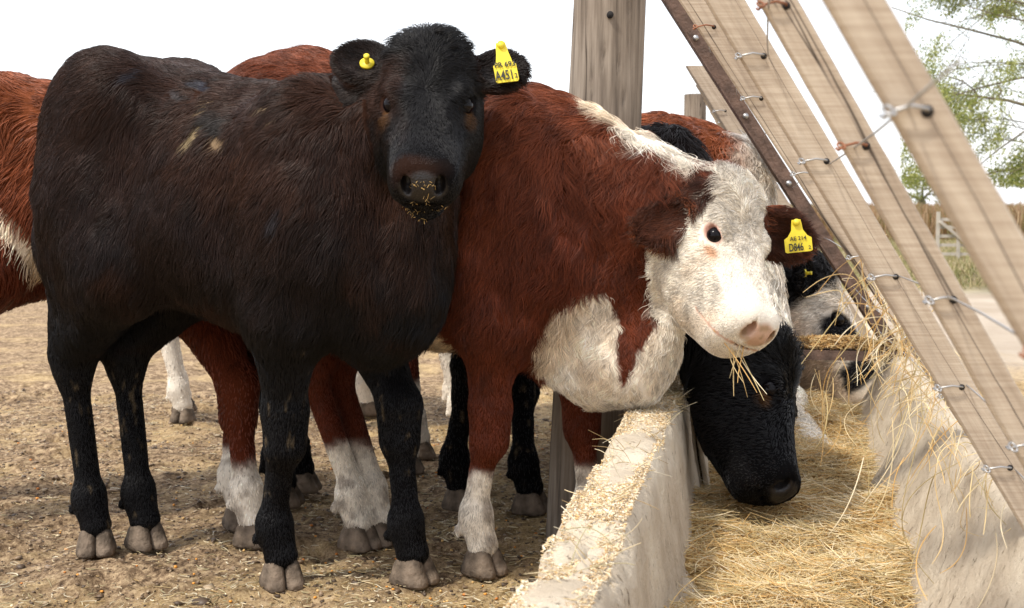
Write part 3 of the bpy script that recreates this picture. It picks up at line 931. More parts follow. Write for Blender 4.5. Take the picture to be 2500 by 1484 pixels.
# spilled maize kernels
def pebbles(name, P, r, cols, seed, sub=1, flat=.6, nzv=.25):
    g = np.random.default_rng(seed)
    b_ = bmesh.new(); bmesh.ops.create_icosphere(b_, subdivisions=sub, radius=1)
    bv = np.array([v_.co[:] for v_ in b_.verts]); bf = np.array([[v_.index for v_ in f.verts] for f in b_.faces]); b_.free()
    n = len(P)
    V = bv[None] * (1 + nzv * g.normal(0, 1, (n, len(bv), 1)).clip(-1.5, 1.5))
    V = V * np.stack([g.uniform(.8, 1.25, n), g.uniform(.7, 1.1, n), g.uniform(flat * .7, flat * 1.2, n)], 1)[:, None, :]
    a = g.random(n) * 6.28
    c, s_ = np.cos(a)[:, None], np.sin(a)[:, None]
    V = np.stack([V[:, :, 0] * c - V[:, :, 1] * s_, V[:, :, 0] * s_ + V[:, :, 1] * c, V[:, :, 2]], -1)
    V = V * r[:, None, None] + P[:, None, :]
    Fq = (bf[None] + (np.arange(n) * len(bv))[:, None, None]).reshape(-1, 3)
    cc = np.repeat(cols, len(bv), 0)
    return mesh_np(name, V.reshape(-1, 3), Fq, M_STRAW, None, True, {'tint': ('FLOAT_COLOR', cc)})
n = 1000
X = g.uniform(-1.9, .3, n); Y = 2.2 + 2.3 * g.random(n) ** 1.3
u, _ = tr_inv(X, Y); keep = (u < -.02) & (g.random(n) < .35 + .6 * sstep(-1.6, -.2, u))
X, Y = X[keep], Y[keep]; n = len(X)
kc = np.array([(.70, .30, .05), (.66, .42, .16), (.72, .60, .40), (.55, .20, .04)])[g.integers(0, 4, n)]
tag(pebbles('spilled_maize', np.stack([X, Y, ground_h(X, Y) + .003], 1), g.uniform(.0028, .0052, n), kc, 5, 1, .7, .08), kind='stuff')
n = 26000
X = g.uniform(-2.2, .35, n); Y = 2.1 + 3.2 * g.random(n) ** 1.2
u, _ = tr_inv(X, Y); keep = (u < -.02); X, Y = X[keep], Y[keep]; n = len(X)
r_ = g.gamma(1.6, .0013, n) + .0010
kc = np.array([(.24, .165, .10), (.13, .085, .05), (.36, .27, .17), (.075, .05, .032)])[g.integers(0, 4, n)]
tag(pebbles('dung_crumbs', np.stack([X, Y, ground_h(X, Y) + r_ * .2], 1), r_, kc, 6, 1, .5, .40), kind='stuff')

# ---------------------------------------------------------------- feed trough of concrete sections
def concrete_mat():
    m, nt, b = new_mat('worn_concrete')
    L = nt.links.new
    tc = nt.nodes.new('ShaderNodeTexCoord')
    mp = nt.nodes.new('ShaderNodeMapping'); mp.inputs['Scale'].default_value = (1, 1, .38); L(tc.outputs['Object'], mp.inputs[0])
    def nz(sc_, d=6, r=.6, v=None):
        n = nt.nodes.new('ShaderNodeTexNoise'); n.inputs['Scale'].default_value = sc_; n.inputs['Detail'].default_value = d; n.inputs['Roughness'].default_value = r
        L(v if v else tc.outputs['Object'], n.inputs['Vector']); return n
    def rp(src, stops):
        r = nt.nodes.new('ShaderNodeValToRGB')
        while len(r.color_ramp.elements) < len(stops): r.color_ramp.elements.new(.5)
        for e_, (p, c) in zip(r.color_ramp.elements, stops): e_.position = p; e_.color = (*c, 1)
        L(src, r.inputs['Fac']); return r
    base = rp(nz(7).outputs['Fac'], [(.25, (.40, .325, .24)), (.5, (.55, .465, .355)), (.75, (.66, .58, .455))])
    # long brown scratches and pits in the wall
    st = rp(nz(75, 5, .7, mp.outputs[0]).outputs['Fac'], [(.0, (0, 0, 0)), (.61, (0, 0, 0)), (.67, (1, 1, 1))])
    mx = nt.nodes.new('ShaderNodeMix'); mx.data_type = 'RGBA'
    mu = nt.nodes.new('ShaderNodeMath'); mu.operation = 'MULTIPLY'; mu.inputs[1].default_value = .75
    L(st.outputs[0], mu.inputs[0]); L(mu.outputs[0], mx.inputs[0]); L(base.outputs[0], mx.inputs[6]); mx.inputs[7].default_value = (.17, .125, .085, 1)
    L(mx.outputs[2], b.inputs['Base Color'])
    b.inputs['Roughness'].default_value = .9; b.inputs['Specular IOR Level'].default_value = .2
    b1 = nt.nodes.new('ShaderNodeBump'); b1.inputs['Strength'].default_value = .9; b1.inputs['Distance'].default_value = .014
    L(nz(38, 8, .7).outputs['Fac'], b1.inputs['Height'])
    b2 = nt.nodes.new('ShaderNodeBump'); b2.invert = True; b2.inputs['Strength'].default_value = .6; b2.inputs['Distance'].default_value = .005
    L(st.outputs[0], b2.inputs['Height']); L(b1.outputs[0], b2.inputs['Normal']); L(b2.outputs[0], b.inputs['Normal'])
    return m
M_CONC = concrete_mat()
TW, RIM = .695, .35
trough = empty('feed_trough', tuple(tr(TW / 2, 3.0)))
tag(trough, 'long pale concrete feed trough full of hay, running away from the camera', 'feed trough')
PROF = [(.035, -.02), (.012, .18), (.000, .30), (.002, .335), (.012, .349), (.040, .352), (.074, .350), (.088, .340), (.095, .32), (.108, .20), (.128, .09), (.175, .045),
        (.34, .03), (.48, .045), (.545, .13), (.605, .245), (.640, .325), (.646, .345), (.660, .352), (.682, .350), (.693, .338), (.695, .31), (.66, .1), (.62, -.02)]
def resample(pts, step):
    pts = np.array(pts); d = np.r_[0, np.cumsum(np.linalg.norm(np.diff(pts, axis=0), axis=1))]
    t = np.arange(0, d[-1], step)
    return np.stack([np.interp(t, d, pts[:, 0]), np.interp(t, d, pts[:, 1])], 1)
pr = resample(PROF, .011)
secs = [(1.02, 3.02), (3.035, 5.02), (5.035, 7.0), (7.015, 9.0), (9.015, 11.0)]
for si, (v0, v1) in enumerate(secs):
    vs = np.arange(v0, v1 + .001, .011 if si < 2 else .04)
    du, dz = ((0, 0), (.022, -.012), (-.012, .004), (.01, -.01), (0, 0))[si]
    U, Vv = np.meshgrid(pr[:, 0], vs, indexing='ij'); Z = np.repeat(pr[:, 1:2], len(vs), 1)
    P = np.stack([U.ravel(), Vv.ravel(), Z.ravel()], 1)
    rimw = sstep(.26, .35, P[:, 2])
    chip = np.minimum(0, fbm(P, 9, 61 + si, 3) + .12) * .085 * rimw * (P[:, 0] < .3) * 1.5 + np.minimum(0, fbm(P, 30, 66 + si, 2) + .2) * .02 * rimw
    P[:, 2] += .006 * fbm(P, 5, 62) * rimw + chip * .55 + dz
    P[:, 0] += .008 * fbm(P, 4, 63) + .0025 * fbm(P, 40, 64, 2) + du + np.where((P[:, 0] < .035), -chip * .45, chip * .30) * (P[:, 0] < .1)
    # curve of the wall as in a hand cast piece
    Wd = tr(P[:, 0], P[:, 1], P[:, 2]) - np.array(trough.location)
    a_, b_ = U.shape; ix = np.arange(a_ * b_).reshape(a_, b_)
    q = np.stack([ix[:-1, :-1], ix[:-1, 1:], ix[1:, 1:], ix[1:, :-1]], -1).reshape(-1, 4)
    # close both ends with a cap fan down to the bottom
    o = mesh_np('section', Wd, q, M_CONC, trough)
    for vv, fl in ((0, False), (b_ - 1, True)):
        pass
    sol = o.modifiers.new('thick', 'SOLIDIFY'); sol.thickness = .012; sol.offset = -1
# end caps for each section: a wall slab closes the hollow between outer and inner face
for si, (v0, v1) in enumerate(secs):
    for vv in (v0 + .004, v1 - .004):
        mb = MB()
        L_ = [(.036, -.02), (.014, .18), (.004, .30), (.014, .340), (.080, .340), (.090, .32), (.104, .20), (.124, .09), (.17, .03), (.34, .015), (.48, .03), (.549, .13), (.609, .245), (.648, .335), (.688, .335), (.690, .31), (.655, .1), (.615, -.02)]
        du, dz = ((0, 0), (.022, -.012), (-.012, .004), (.01, -.01), (0, 0))[si]
        mb.poly([tuple(tr(u_ + du, vv, z_ + dz) - np.array(trough.location)) for u_, z_ in L_], .003)
        mb.build('end_wall', M_CONC, trough, False)

# hay bed
hv = np.arange(1.05, 9.5, .02); hu = np.arange(.075, .66, .02)
HU, HV = np.meshgrid(hu, hv, indexing='ij')
def hay_h(u, v):
    P = np.stack([u, v, 0 * u], 1)
    z = .102 + .075 * fbm(P, 3.0, 71, 2) + .055 * fbm(P, 7, 72, 3) + .05 * np.exp(-((u - .40) / .16) ** 2)
    z += .035 * sstep(2.6, 4.5, v)
    return z
hz_ = hay_h(HU.ravel(), HV.ravel()) + .010 * fbm(np.stack([HU.ravel(), HV.ravel()], 1), 45, 73)
def lim(u, z):      # keep the hay inside the walls
    return z
P = tr(HU.ravel(), HV.ravel(), hz_)
a_, b_ = HU.shape; ix = np.arange(a_ * b_).reshape(a_, b_)
q = np.stack([ix[:-1, :-1], ix[1:, :-1], ix[1:, 1:], ix[:-1, 1:]], -1).reshape(-1, 4)
M_CHAFF = simple('chaff', (.44, .285, .11), .95, spec=.1, bump=1.0, bscale=150, var=.55, vscale=110)
tag(mesh_np('chaff_bed', P, q, M_CHAFF), kind='stuff')
n = 95000
v = 1.15 + 4.2 * g.random(n) ** 1.15; u = g.uniform(.10, .62, n)
z = hay_h(u, v)
ok = (z > .045 + np.maximum(0, (.15 - u)) * 1.5) & (z > (u - .50) * 1.5)
u, v, z = u[ok], v[ok], z[ok]; n = len(u)
P = tr(u, v, z + g.uniform(-.012, .014, n))
a = g.vonmises(1.2, .7, n)
flow = 1.6 * fbm(np.stack([u, v], 1), 4, 74) + a
dirs = np.stack([np.cos(flow), np.sin(flow), g.normal(0, .16, n)], 1)
HAYC = np.array([(.74, .57, .29), (.82, .67, .39), (.64, .45, .20), (.50, .39, .18), (.84, .72, .49), (.68, .42, .15)])
kp = g.random(n) < np.clip(.62 + 1.5 * fbm(np.stack([u, v], 1), 5, 79, 2), .12, 1)
P, dirs, n = P[kp], dirs[kp], int(kp.sum())
P[:, 2] += .008
tag(strands('hay', P, g.gamma(3, .020, n) + .02, g.uniform(.00035, .0008, n), 8, dirs=dirs, bend=.30, cols=HAYC, k=6), kind='stuff')
# short chopped chaff over the bed
n = 26000
v = 1.15 + 4.2 * g.random(n) ** 1.15; u = g.uniform(.09, .64, n); z = hay_h(u, v)
P = tr(u, v, z + g.uniform(0, .012, n))
CH = np.array([(.62, .38, .14), (.70, .48, .21), (.46, .26, .09), (.74, .57, .31), (.32, .19, .08)])
tag(strands('chopped_feed', P, g.uniform(.004, .014, n), g.uniform(.0007, .0016, n), 9, up=.3, cols=CH, k=3), kind='stuff')
# feed dust and crumbs lying on the near rim
n = 90000
v = 1.1 + 3.6 * g.random(n) ** 1.1
u = .045 + .026 * g.normal(0, 1, n).clip(-1.7, 1.7)
lump = fbm(np.stack([v, 0 * v], 1), 7, 75, 2)
keep = g.random(n) < np.clip(.60 + 1.0 * lump, .22, 1)
u, v, lump = u[keep], v[keep], lump[keep]; n = len(u)
P0 = np.stack([u, v, np.full(n, .35)], 1)
chp = np.minimum(0, fbm(P0, 9, 61, 3) + .12) * .085 * .55 * 1.5 + .006 * fbm(P0, 5, 62)
z = .357 + chp + np.clip(.010 * (lump + .4), 0, .02) * g.random(n) + .012 * sstep(2.55, 2.75, v) * (1 - sstep(2.95, 3.1, v)) * g.random(n) + .001
P = tr(u, v, z)
CR = np.array([(.80, .67, .46), (.74, .56, .33), (.66, .44, .20), (.84, .76, .60), (.78, .66, .46), (.45, .31, .17)])
tag(strands('rim_chaff', P, g.gamma(1.6, .0019, n) + .001, g.gamma(2, .0003, n) + .0003, 10, up=.35, cols=CR, k=3), kind='stuff')
# tufts of straw that stick out over the rim
n = 560
v = np.concatenate([g.normal(2.86, .09, 430), g.uniform(1.3, 3.0, 130)]); u = g.uniform(.0, .095, n)
dirs = np.stack([g.choice([-1, 1], n) * g.uniform(.4, 1, n), g.normal(0, .6, n), g.normal(-.1, .35, n)], 1)
P = tr(u, v, .352 + g.uniform(.0, .018, n))
tag(strands('rim_straw', P, g.uniform(.02, .10, n), g.uniform(.0004, .0008, n), 12, dirs=dirs, bend=.3, cols=STRAW, sag=.25), kind='stuff')

# ---------------------------------------------------------------- wood
def wood_mat(name, c1, c2, c3, grain=(1, 1, .06), cross=False, cracks=False):
    m, nt, b = new_mat(name)
    L = nt.links.new
    tc = nt.nodes.new('ShaderNodeTexCoord') if not cross else nt.nodes.new('ShaderNodeAttribute')
    if cross: tc.attribute_name = 'grain'
    VO = tc.outputs['Object'] if not cross else tc.outputs['Vector']
    mp = nt.nodes.new('ShaderNodeMapping'); mp.inputs['Scale'].default_value = grain; L(VO, mp.inputs[0])
    n = nt.nodes.new('ShaderNodeTexNoise'); n.inputs['Scale'].default_value = 55; n.inputs['Detail'].default_value = 8; n.inputs['Roughness'].default_value = .65
    L(mp.outputs[0], n.inputs['Vector'])
    r = nt.nodes.new('ShaderNodeValToRGB')
    r.color_ramp.elements.new(.5)
    for e_, (p, c) in zip(r.color_ramp.elements, [(.28, c1), (.5, c2), (.72, c3)]): e_.position = p; e_.color = (*c, 1)
    L(n.outputs['Fac'], r.inputs['Fac'])
    n2 = nt.nodes.new('ShaderNodeTexNoise'); n2.inputs['Scale'].default_value = 5; n2.inputs['Detail'].default_value = 4
    L(VO, n2.inputs['Vector'])
    mx = nt.nodes.new('ShaderNodeMix'); mx.data_type = 'RGBA'; mx.blend_type = 'MULTIPLY'; mx.inputs[0].default_value = .55
    r2 = nt.nodes.new('ShaderNodeValToRGB'); r2.color_ramp.elements[0].position = .3; r2.color_ramp.elements[0].color = (.62, .55, .5, 1)
    r2.color_ramp.elements[1].position = .65; r2.color_ramp.elements[1].color = (1.1, 1.08, 1.05, 1)
    L(n2.outputs['Fac'], r2.inputs['Fac']); L(r.outputs[0], mx.inputs[6]); L(r2.outputs[0], mx.inputs[7])
    out = mx.outputs[2]
    h = n.outputs['Fac']
    if cross:     # saw marks across the slat
        w = nt.nodes.new('ShaderNodeTexNoise'); w.inputs['Scale'].default_value = 1.0; w.inputs['Detail'].default_value = 5; w.inputs['Roughness'].default_value = .7
        mp2 = nt.nodes.new('ShaderNodeMapping'); mp2.inputs['Scale'].default_value = (9, 9, 260); mp2.inputs['Rotation'].default_value = (0, .05, 0)
        L(VO, mp2.inputs[0]); L(mp2.outputs[0], w.inputs['Vector'])
        mx2 = nt.nodes.new('ShaderNodeMix'); mx2.data_type = 'RGBA'; mx2.blend_type = 'MULTIPLY'; mx2.inputs[0].default_value = .6
        r3 = nt.nodes.new('ShaderNodeValToRGB'); r3.color_ramp.elements[0].position = .35; r3.color_ramp.elements[0].color = (.66, .60, .56, 1)
        r3.color_ramp.elements[1].position = .6; r3.color_ramp.elements[1].color = (1.05, 1.05, 1.05, 1)
        L(w.outputs['Fac'], r3.inputs['Fac']); L(out, mx2.inputs[6]); L(r3.outputs[0], mx2.inputs[7]); out = mx2.outputs[2]
    if cracks:
        nc = nt.nodes.new('ShaderNodeTexNoise'); nc.inputs['Scale'].default_value = 17; nc.inputs['Detail'].default_value = 3
        mc = nt.nodes.new('ShaderNodeMapping'); mc.inputs['Scale'].default_value = (1, 1, .035); L(VO, mc.inputs[0]); L(mc.outputs[0], nc.inputs['Vector'])
        rc = nt.nodes.new('ShaderNodeValToRGB'); rc.color_ramp.elements.new(.5)
        for e_, (p, v_) in zip(rc.color_ramp.elements, [(.492, 0), (.5, 1), (.508, 0)] if cross else [(.480, 0), (.5, 1), (.520, 0)]): e_.position = p; e_.color = (v_, v_, v_, 1)
        L(nc.outputs['Fac'], rc.inputs['Fac'])
        m4 = nt.nodes.new('ShaderNodeMix'); m4.data_type = 'RGBA'; L(rc.outputs[0], m4.inputs[0]); L(out, m4.inputs[6]); m4.inputs[7].default_value = (.045, .033, .026, 1)
        out = m4.outputs[2]
    L(out, b.inputs['Base Color'])
    b.inputs['Roughness'].default_value = .88; b.inputs['Specular IOR Level'].default_value = .2
    bp = nt.nodes.new('ShaderNodeBump'); bp.inputs['Strength'].default_value = .5; bp.inputs['Distance'].default_value = .004
    L(h, bp.inputs['Height']); L(bp.outputs[0], b.inputs['Normal'])
    return m
M_SLAT = wood_mat('sawn_slat', (.32, .26, .20), (.45, .38, .30), (.54, .47, .38), (1, 1, .08), True, True)
M_POST = wood_mat('weathered_log', (.09, .072, .058), (.24, .20, .16), (.37, .32, .265), (1, 1, .045), cracks=True)
M_DARK = simple('hole_shade', (.012, .010, .010), .9)  # near-black colour standing in for the shade inside small holes

# the big round post
def log_post(name, base, top, r0, r1, label, seed, holes=(), grp=None):
    o = empty(name, tuple(base)); tag(o, label, 'post', grp)
    g = np.random.default_rng(seed)
    n, k = 96, 150
    T = np.linspace(0, 1, k)
    b0, t0 = np.zeros(3), np.array(top) - np.array(base)
    A = np.linspace(0, 2 * math.pi, n, endpoint=False)
    TT, AA = np.meshgrid(T, A, indexing='ij')
    rr = r0 + (r1 - r0) * TT
    cyl = np.stack([np.cos(AA).ravel() * .5, np.sin(AA).ravel() * .5, TT.ravel() * .10], 1)
    crk = fbm(cyl * np.array([1, 1, 1.6]), 16, seed, 2).reshape(TT.shape)
    crack = np.maximum(0, 1 - np.abs(crk) / .05) * 1.3
    crack *= (fbm(cyl, 3.0, seed + 3).reshape(TT.shape) > 0)
    rr = rr * (1 + .07 * fbm(cyl, 3, seed + 1).reshape(TT.shape) + .012 * fbm(cyl * np.array([1, 1, .5]), 30, seed + 2).reshape(TT.shape)) - .006 * crack
    for (ha, hz, hr) in holes:
        L_ = np.linalg.norm(t0)
        dd = np.sqrt(((AA - ha + math.pi) % (2 * math.pi) - math.pi) ** 2 * r0 ** 2 + ((TT - hz) * L_) ** 2)
        rr = rr - .05 * (dd < hr)
    V = b0 + t0 * TT[..., None] + np.stack([np.cos(AA) * rr, np.sin(AA) * rr, 0 * rr], -1)
    ix = np.arange(k * n).reshape(k, n); jx = np.roll(ix, -1, 1)
    q = np.stack([ix[:-1], jx[:-1], jx[1:], ix[1:]], -1).reshape(-1, 4)
    V = V.reshape(-1, 3)
    cap = len(V); V = np.concatenate([V, [t0 + (0, 0, .004)]])
    capq = np.stack([ix[-1], jx[-1], np.full(n, cap), np.full(n, cap)], -1)
    q = np.concatenate([q, ])
    mesh_np('log', V, q, M_POST, o)
    mesh_np('top_face', V[list(ix[-1]) + [cap]] - (0, 0, .001), np.stack([np.arange(n), (np.arange(n) + 1) % n, np.full(n, n)], -1), M_POST, o)
    return o
PB = np.array([.180, 2.99, -.05]); PT = np.array([.264, 2.99, 2.05])
post = log_post('wooden_post', PB, PT, .097, .078, 'thick round weathered wooden post rising out of the top of the picture', 5)
# bolt hole in the post: a solid plug, its dark colour stands in for shade
mb = MB(); hp_ = W(1489, 37, 2.905); mb.tube([hp_ - PB + (0, -.012, 0), hp_ - PB + (0, .03, 0)], .0078, 20)
mb.build('bolt_hole', M_DARK, post)

# ---------------------------------------------------------------- leaning slat fence on the far rim of the trough
FC, LEAN = 0.142, 0.62
def fence_x(Y, z, lean=LEAN): return .2 * Y + FC - (z - .8) * lean
GR_S = 'leaning wooden slats wired above the far rim'
slat_defs = [  # photo x at the top edge, slope, width px, Y, thickness, label
    (2005, .585, 152, .80, 'nearest leaning slat, rightmost and widest in the photo'),
    (1848, .570, 98, 1.25, 'second leaning slat from the right, beside the white sky gap'),
    (1722, .600, 95, 1.66, 'third leaning slat from the right, with two wire staples at its top'),
    (1655, .664, 70, 2.30, 'fourth leaning slat from the right, just right of the rusty steel support')]
FENCE = empty('slat_fence', (fence_x(3, RIM), 3, RIM))
tag(FENCE, 'leaning fence of sawn wooden slats wired together above the far rim of the trough', 'fence')
WIRES = [.445, .556, .706, .861, 1.0, 1.13, 1.26]
def slat(Y, xl, w, lean, z0, z1, dep, label, seed, wires=True):
    """xl: x of the left face at z=.8"""
    o0 = np.array((xl + w / 2 - (z0 - .8) * lean, Y, z0))
    d = np.array([-lean, 0, 1.0]); Lh = (z1 - z0)
    n = 60
    g = np.random.default_rng(seed)
    mb = MB(); lay = mb.bm.verts.layers.float_vector.new('grain')
    rings = []
    for i in range(n + 1):
        t = i / n
        c = d * Lh * t
        wob = .0005 * math.sin(t * 9 + seed) + .0002 * g.normal()
        hw, hd = w / 2 * (1 + .02 * math.sin(t * 7 + seed * 2)), dep / 2
        cs = .0030
        ring = []
        for sx_, sy_ in ((-1, -1), (1, -1), (1, 1), (-1, 1)):
            for (ax, ay) in (((0, cs), (cs, 0)) if sx_ * sy_ > 0 else ((cs, 0), (0, cs))):
                x_ = sx_ * (hw - (ax)); y_ = sy_ * (hd - (ay))
                vt = mb.bm.verts.new((c[0] + wob + x_, c[1] + y_, c[2])); vt[lay] = (x_ + seed, y_, Lh * t * 1.18 + seed * .37)
                ring.append(vt)
        rings.append(ring)
    for a, b in zip(rings, rings[1:]):
        for k in range(8): mb.bm.faces.new((a[k], a[(k + 1) % 8], b[(k + 1) % 8], b[k]))
    mb.bm.faces.new(list(reversed(rings[0]))); mb.bm.faces.new(rings[-1])
    o = mb.build('slat', M_SLAT, FENCE, False); o.location = Vector(o0) - FENCE.location; o['label'] = label
    if wires:
        for wz in WIRES:
            if not z0 + .05 < wz < z1 - .03: continue
            c = d * (wz - z0)
            # dark plug for the shade in a hole, with a wire staple that holds the line wire at the left edge
            mb = MB(); mb.tube([c + (w * .10, -dep / 2 - .0006, 0), c + (w * .10, -dep / 2 + .003, 0)], .0042, 12)
            mb.build('wire_hole', M_DARK, o)
            mb = MB()
            pts = [c + (w * .10, -dep / 2 + .004, 0), c + (w * .08, -dep / 2 - .006, .001), c + (-w * .2, -dep / 2 - .008, .003), c + (-w * .48, -dep / 2 - .006, 0), c + (-w * .58, -dep / 2, -.004), c + (-w * .60, 0, -.002)]
            mb.tube(pts, .0014, 8)
            mb.tube([c + (-w * .56, -.006 + .0022 * math.cos(a) * 3 - dep / 2, 0) + np.array([.0035 * math.sin(a), -.002, .0035 * math.cos(a)]) for a in np.linspace(0, 9, 16)], .0012, 6)
            mb.build('wire_staple', M_WIRE if g.random() < .7 else M_RUSTY_TIE, o)
    return o
for i, (px, sl, wp, Y, lb) in enumerate(slat_defs):
    p_hi, p_lo = W(px, 0, Y), W(px + sl * 700, 700, Y)
    lean = -(p_hi[0] - p_lo[0]) / (p_hi[2] - p_lo[2])
    xl = p_hi[0] + (p_hi[2] - .8) * lean
    slat(Y, xl, wp / FPX * Y, lean, RIM + .0 - (.02 if i else .03), 1.44, .010, lb, i + 3)
for i, Y in enumerate((4.30, 4.85, 5.40, 5.95, 6.45)):
    slat(Y, fence_x(Y, .8) - .09, .060, .64, RIM, 1.285 - .01 * i, .035,
         ('first', 'second', 'third', 'fourth', 'fifth')[i] + ' slat beyond the tall rusty steel support, counted away from the camera', 20 + i, i < 2)

def steel(Y, z1, label, seed):
    xl = fence_x(Y, .8, .645) - .031
    z0 = RIM - .02
    d = np.array([-.66, 0, 1.0])
    mb = MB()
    H = z1 - z0
    for prof in ([(-.002, 0), (.050, 0), (.050, .005), (-.002, .005)], [(-.006, -.034), (-.002, -.034), (-.002, .005), (-.006, .005)]):
        lo_ = [mb.bm.verts.new((x_, y_, 0)) for x_, y_ in prof]
        hi_ = [mb.bm.verts.new((x_ + d[0] * H, y_, H)) for x_, y_ in prof]
        for k in range(4): mb.bm.faces.new((lo_[k], lo_[(k + 1) % 4], hi_[(k + 1) % 4], hi_[k]))
        mb.bm.faces.new(list(reversed(lo_))); mb.bm.faces.new(hi_)
    o = mb.build('steel_support', M_RUST, FENCE, False); o.location = Vector((xl - (z0 - .8) * .66, Y, z0)) - FENCE.location; o['label'] = label
    for wz in (.50, .87, 1.07, 1.30):
        c = d * (wz - z0) + np.array([.024, 0, 0])
        mb = MB(); mb.tube([c + (0, -.006, 0), c + (0, .001, 0)], .0085, 14)
        mb.build('bolt', M_WIRE, o)
    return o
steel(3.70, 1.46, 'tall rusty angle steel support leaning over the trough, nearer of the two', 1)
steel(6.75, 1.47, 'short looking rusty angle steel support bolted to the far post, farther of the two', 2)
fp = log_post('wooden_post', np.array([1.03, 6.98, -.05]), np.array([1.03, 6.98, 1.43]), .07, .062, 'far weathered wooden post standing behind the farther steel support', 15)
# line wires through the slats
for i, wz in enumerate(WIRES):
    mb = MB()
    pts = []
    for Y in np.arange(.55, 9.4, .25):
        pts.append((fence_x(Y, wz) - .004 - .018 * math.exp(-Y) + .003 * math.sin(Y * 5 + i), Y, wz + .004 * math.sin(Y * 3.1 + i * 2)))
    mb.tube(pts, .0011, 6)
    o = mb.build('line_wire', M_WIRE, FENCE); o.location = -FENCE.location
    o['label'] = (('lowest fence wire, just above the trough rim', 'second lowest fence wire, hung with loose hay', 'third fence wire counted up from the trough rim', 'fourth fence wire counted up, at mid height of the slats',
            'fifth fence wire counted up, above the white-faced calf', 'sixth fence wire counted up from the trough', 'topmost fence wire, crossing the slats near their tops')[i])

# bar across the trough, covered in spilled feed
cb = empty('cross_bar', tuple(tr(TW / 2, 3.86, RIM))); tag(cb, 'steel bar lying across the trough, heaped with spilled chopped feed', 'bar')
mb = MB()
a, b = tr(-.02, 3.86, RIM + .012) - np.array(cb.location), tr(TW + .02, 3.86, RIM + .012) - np.array(cb.location)
ang = math.atan2((b - a)[1], (b - a)[0])
mb.box((a + b) / 2, (np.linalg.norm(b - a), .05, .006), Matrix.Rotation(ang, 3, 'Z'))
mb.box((a + b) / 2 - np.array([0, .0, 0]) + np.array([.025 * math.sin(ang), -.027 * math.cos(ang), -.012]), (np.linalg.norm(b - a), .005, .03), Matrix.Rotation(ang, 3, 'Z'))
mb.build('angle_bar', M_RUST, cb, False)
n = 16000
u = g.uniform(-.01, TW + .01, n); off = g.normal(0, .012, n).clip(-.026, .026)
hgt = (.026 + .026 * (.5 + fbm(np.stack([u, 0 * u], 1), 9, 91, 2))) * np.cos(off / .027 * 1.3)
P = tr(u, 3.86 + off, RIM + .016 + np.maximum(hgt, 0) * g.random(n) ** .5)
tag(strands('bar_chaff', P, g.uniform(.006, .022, n), g.uniform(.0009, .0018, n), 13, up=.4, cols=CH, k=3), kind='stuff')

# hay caught on the fence wires and slats
n = 1500
cl = [(1.78, .63, .04, 90), (1.9, .56, .08, 18), (2.05, .43, .03, 36), (2.35, .42, .05, 14), (2.9, .37, .06, 16), (3.55, .37, .08, 22), (1.75, .42, .03, 20)]
Ps, ds = [], []
for Y, z, sp, m_ in cl:
    yy = g.normal(Y, sp, m_).clip(.95, 5); zz = (z + g.normal(0, .045, m_)).clip(.36, .75)
    Ps.append(np.stack([fence_x(yy, zz) - .045 + g.normal(0, .022, m_), yy, zz], 1))
P = np.concatenate(Ps); n = len(P)
dirs = np.stack([g.normal(-.3, .7, n), g.normal(0, .9, n), g.normal(-.5, .7, n)], 1)
tag(strands('caught_hay', P, g.gamma(3, .016, n) + .025, g.uniform(.0004, .0008, n), 14, dirs=dirs, bend=.45, cols=HAYC, k=7, sag=.5, dark=.2), kind='stuff')
# long loose stems hanging into the trough
n = 40
yy = g.uniform(1.5, 3.6, n); zz = g.uniform(.34, .5, n)
P = np.stack([fence_x(yy, zz) - g.uniform(.03, .22, n), yy, zz - .10], 1)
dirs = np.stack([g.normal(-.1, .25, n), g.normal(0, .3, n), -np.ones(n)], 1)
tag(strands('hanging_stems', P, g.uniform(.10, .26, n), g.uniform(.0006, .0010, n), 15, dirs=dirs, bend=.35, cols=HAYC, k=8, dark=.15), kind='stuff')

# ---------------------------------------------------------------- far field, gate, trees
n = 60000
X = g.uniform(2, 60, n); Y = 27 + 40 * g.random(n) ** 1.5
keep = np.abs(X / Y - .35) < .28
X, Y = X[keep], Y[keep]; n = len(X)
P = np.stack([X, Y, .38 + .08 * g.random(n)], 1)
dirs = np.stack([g.normal(0, .18, n), g.normal(0, .18, n), np.ones(n)], 1)
RC = np.array([(.30, .17, .08), (.38, .23, .12), (.26, .16, .07), (.42, .30, .17), (.22, .19, .07)])
tag(strands('dry_reeds', P, g.uniform(.6, 1.0, n), g.uniform(.006, .012, n), 16, dirs=dirs, bend=.2, cols=RC, k=4), kind='stuff')
n = 60000
X = g.uniform(2, 24, n); Y = 12 + 16 * g.random(n)
keep = np.abs(X / Y - .38) < .2
X, Y = X[keep], Y[keep]; n = len(X)
P = np.stack([X, Y, .03 + .03 * g.random(n)], 1)
dirs = np.stack([g.normal(0, .5, n), g.normal(0, .5, n), np.ones(n)], 1)
GC = np.array([(.20, .21, .07), (.30, .27, .11), (.38, .31, .16), (.44, .35, .21)])
tag(strands('verge_grass', P, g.uniform(.06, .16, n), g.uniform(.003, .006, n), 17, dirs=dirs, bend=.3, cols=GC, k=3), kind='stuff')

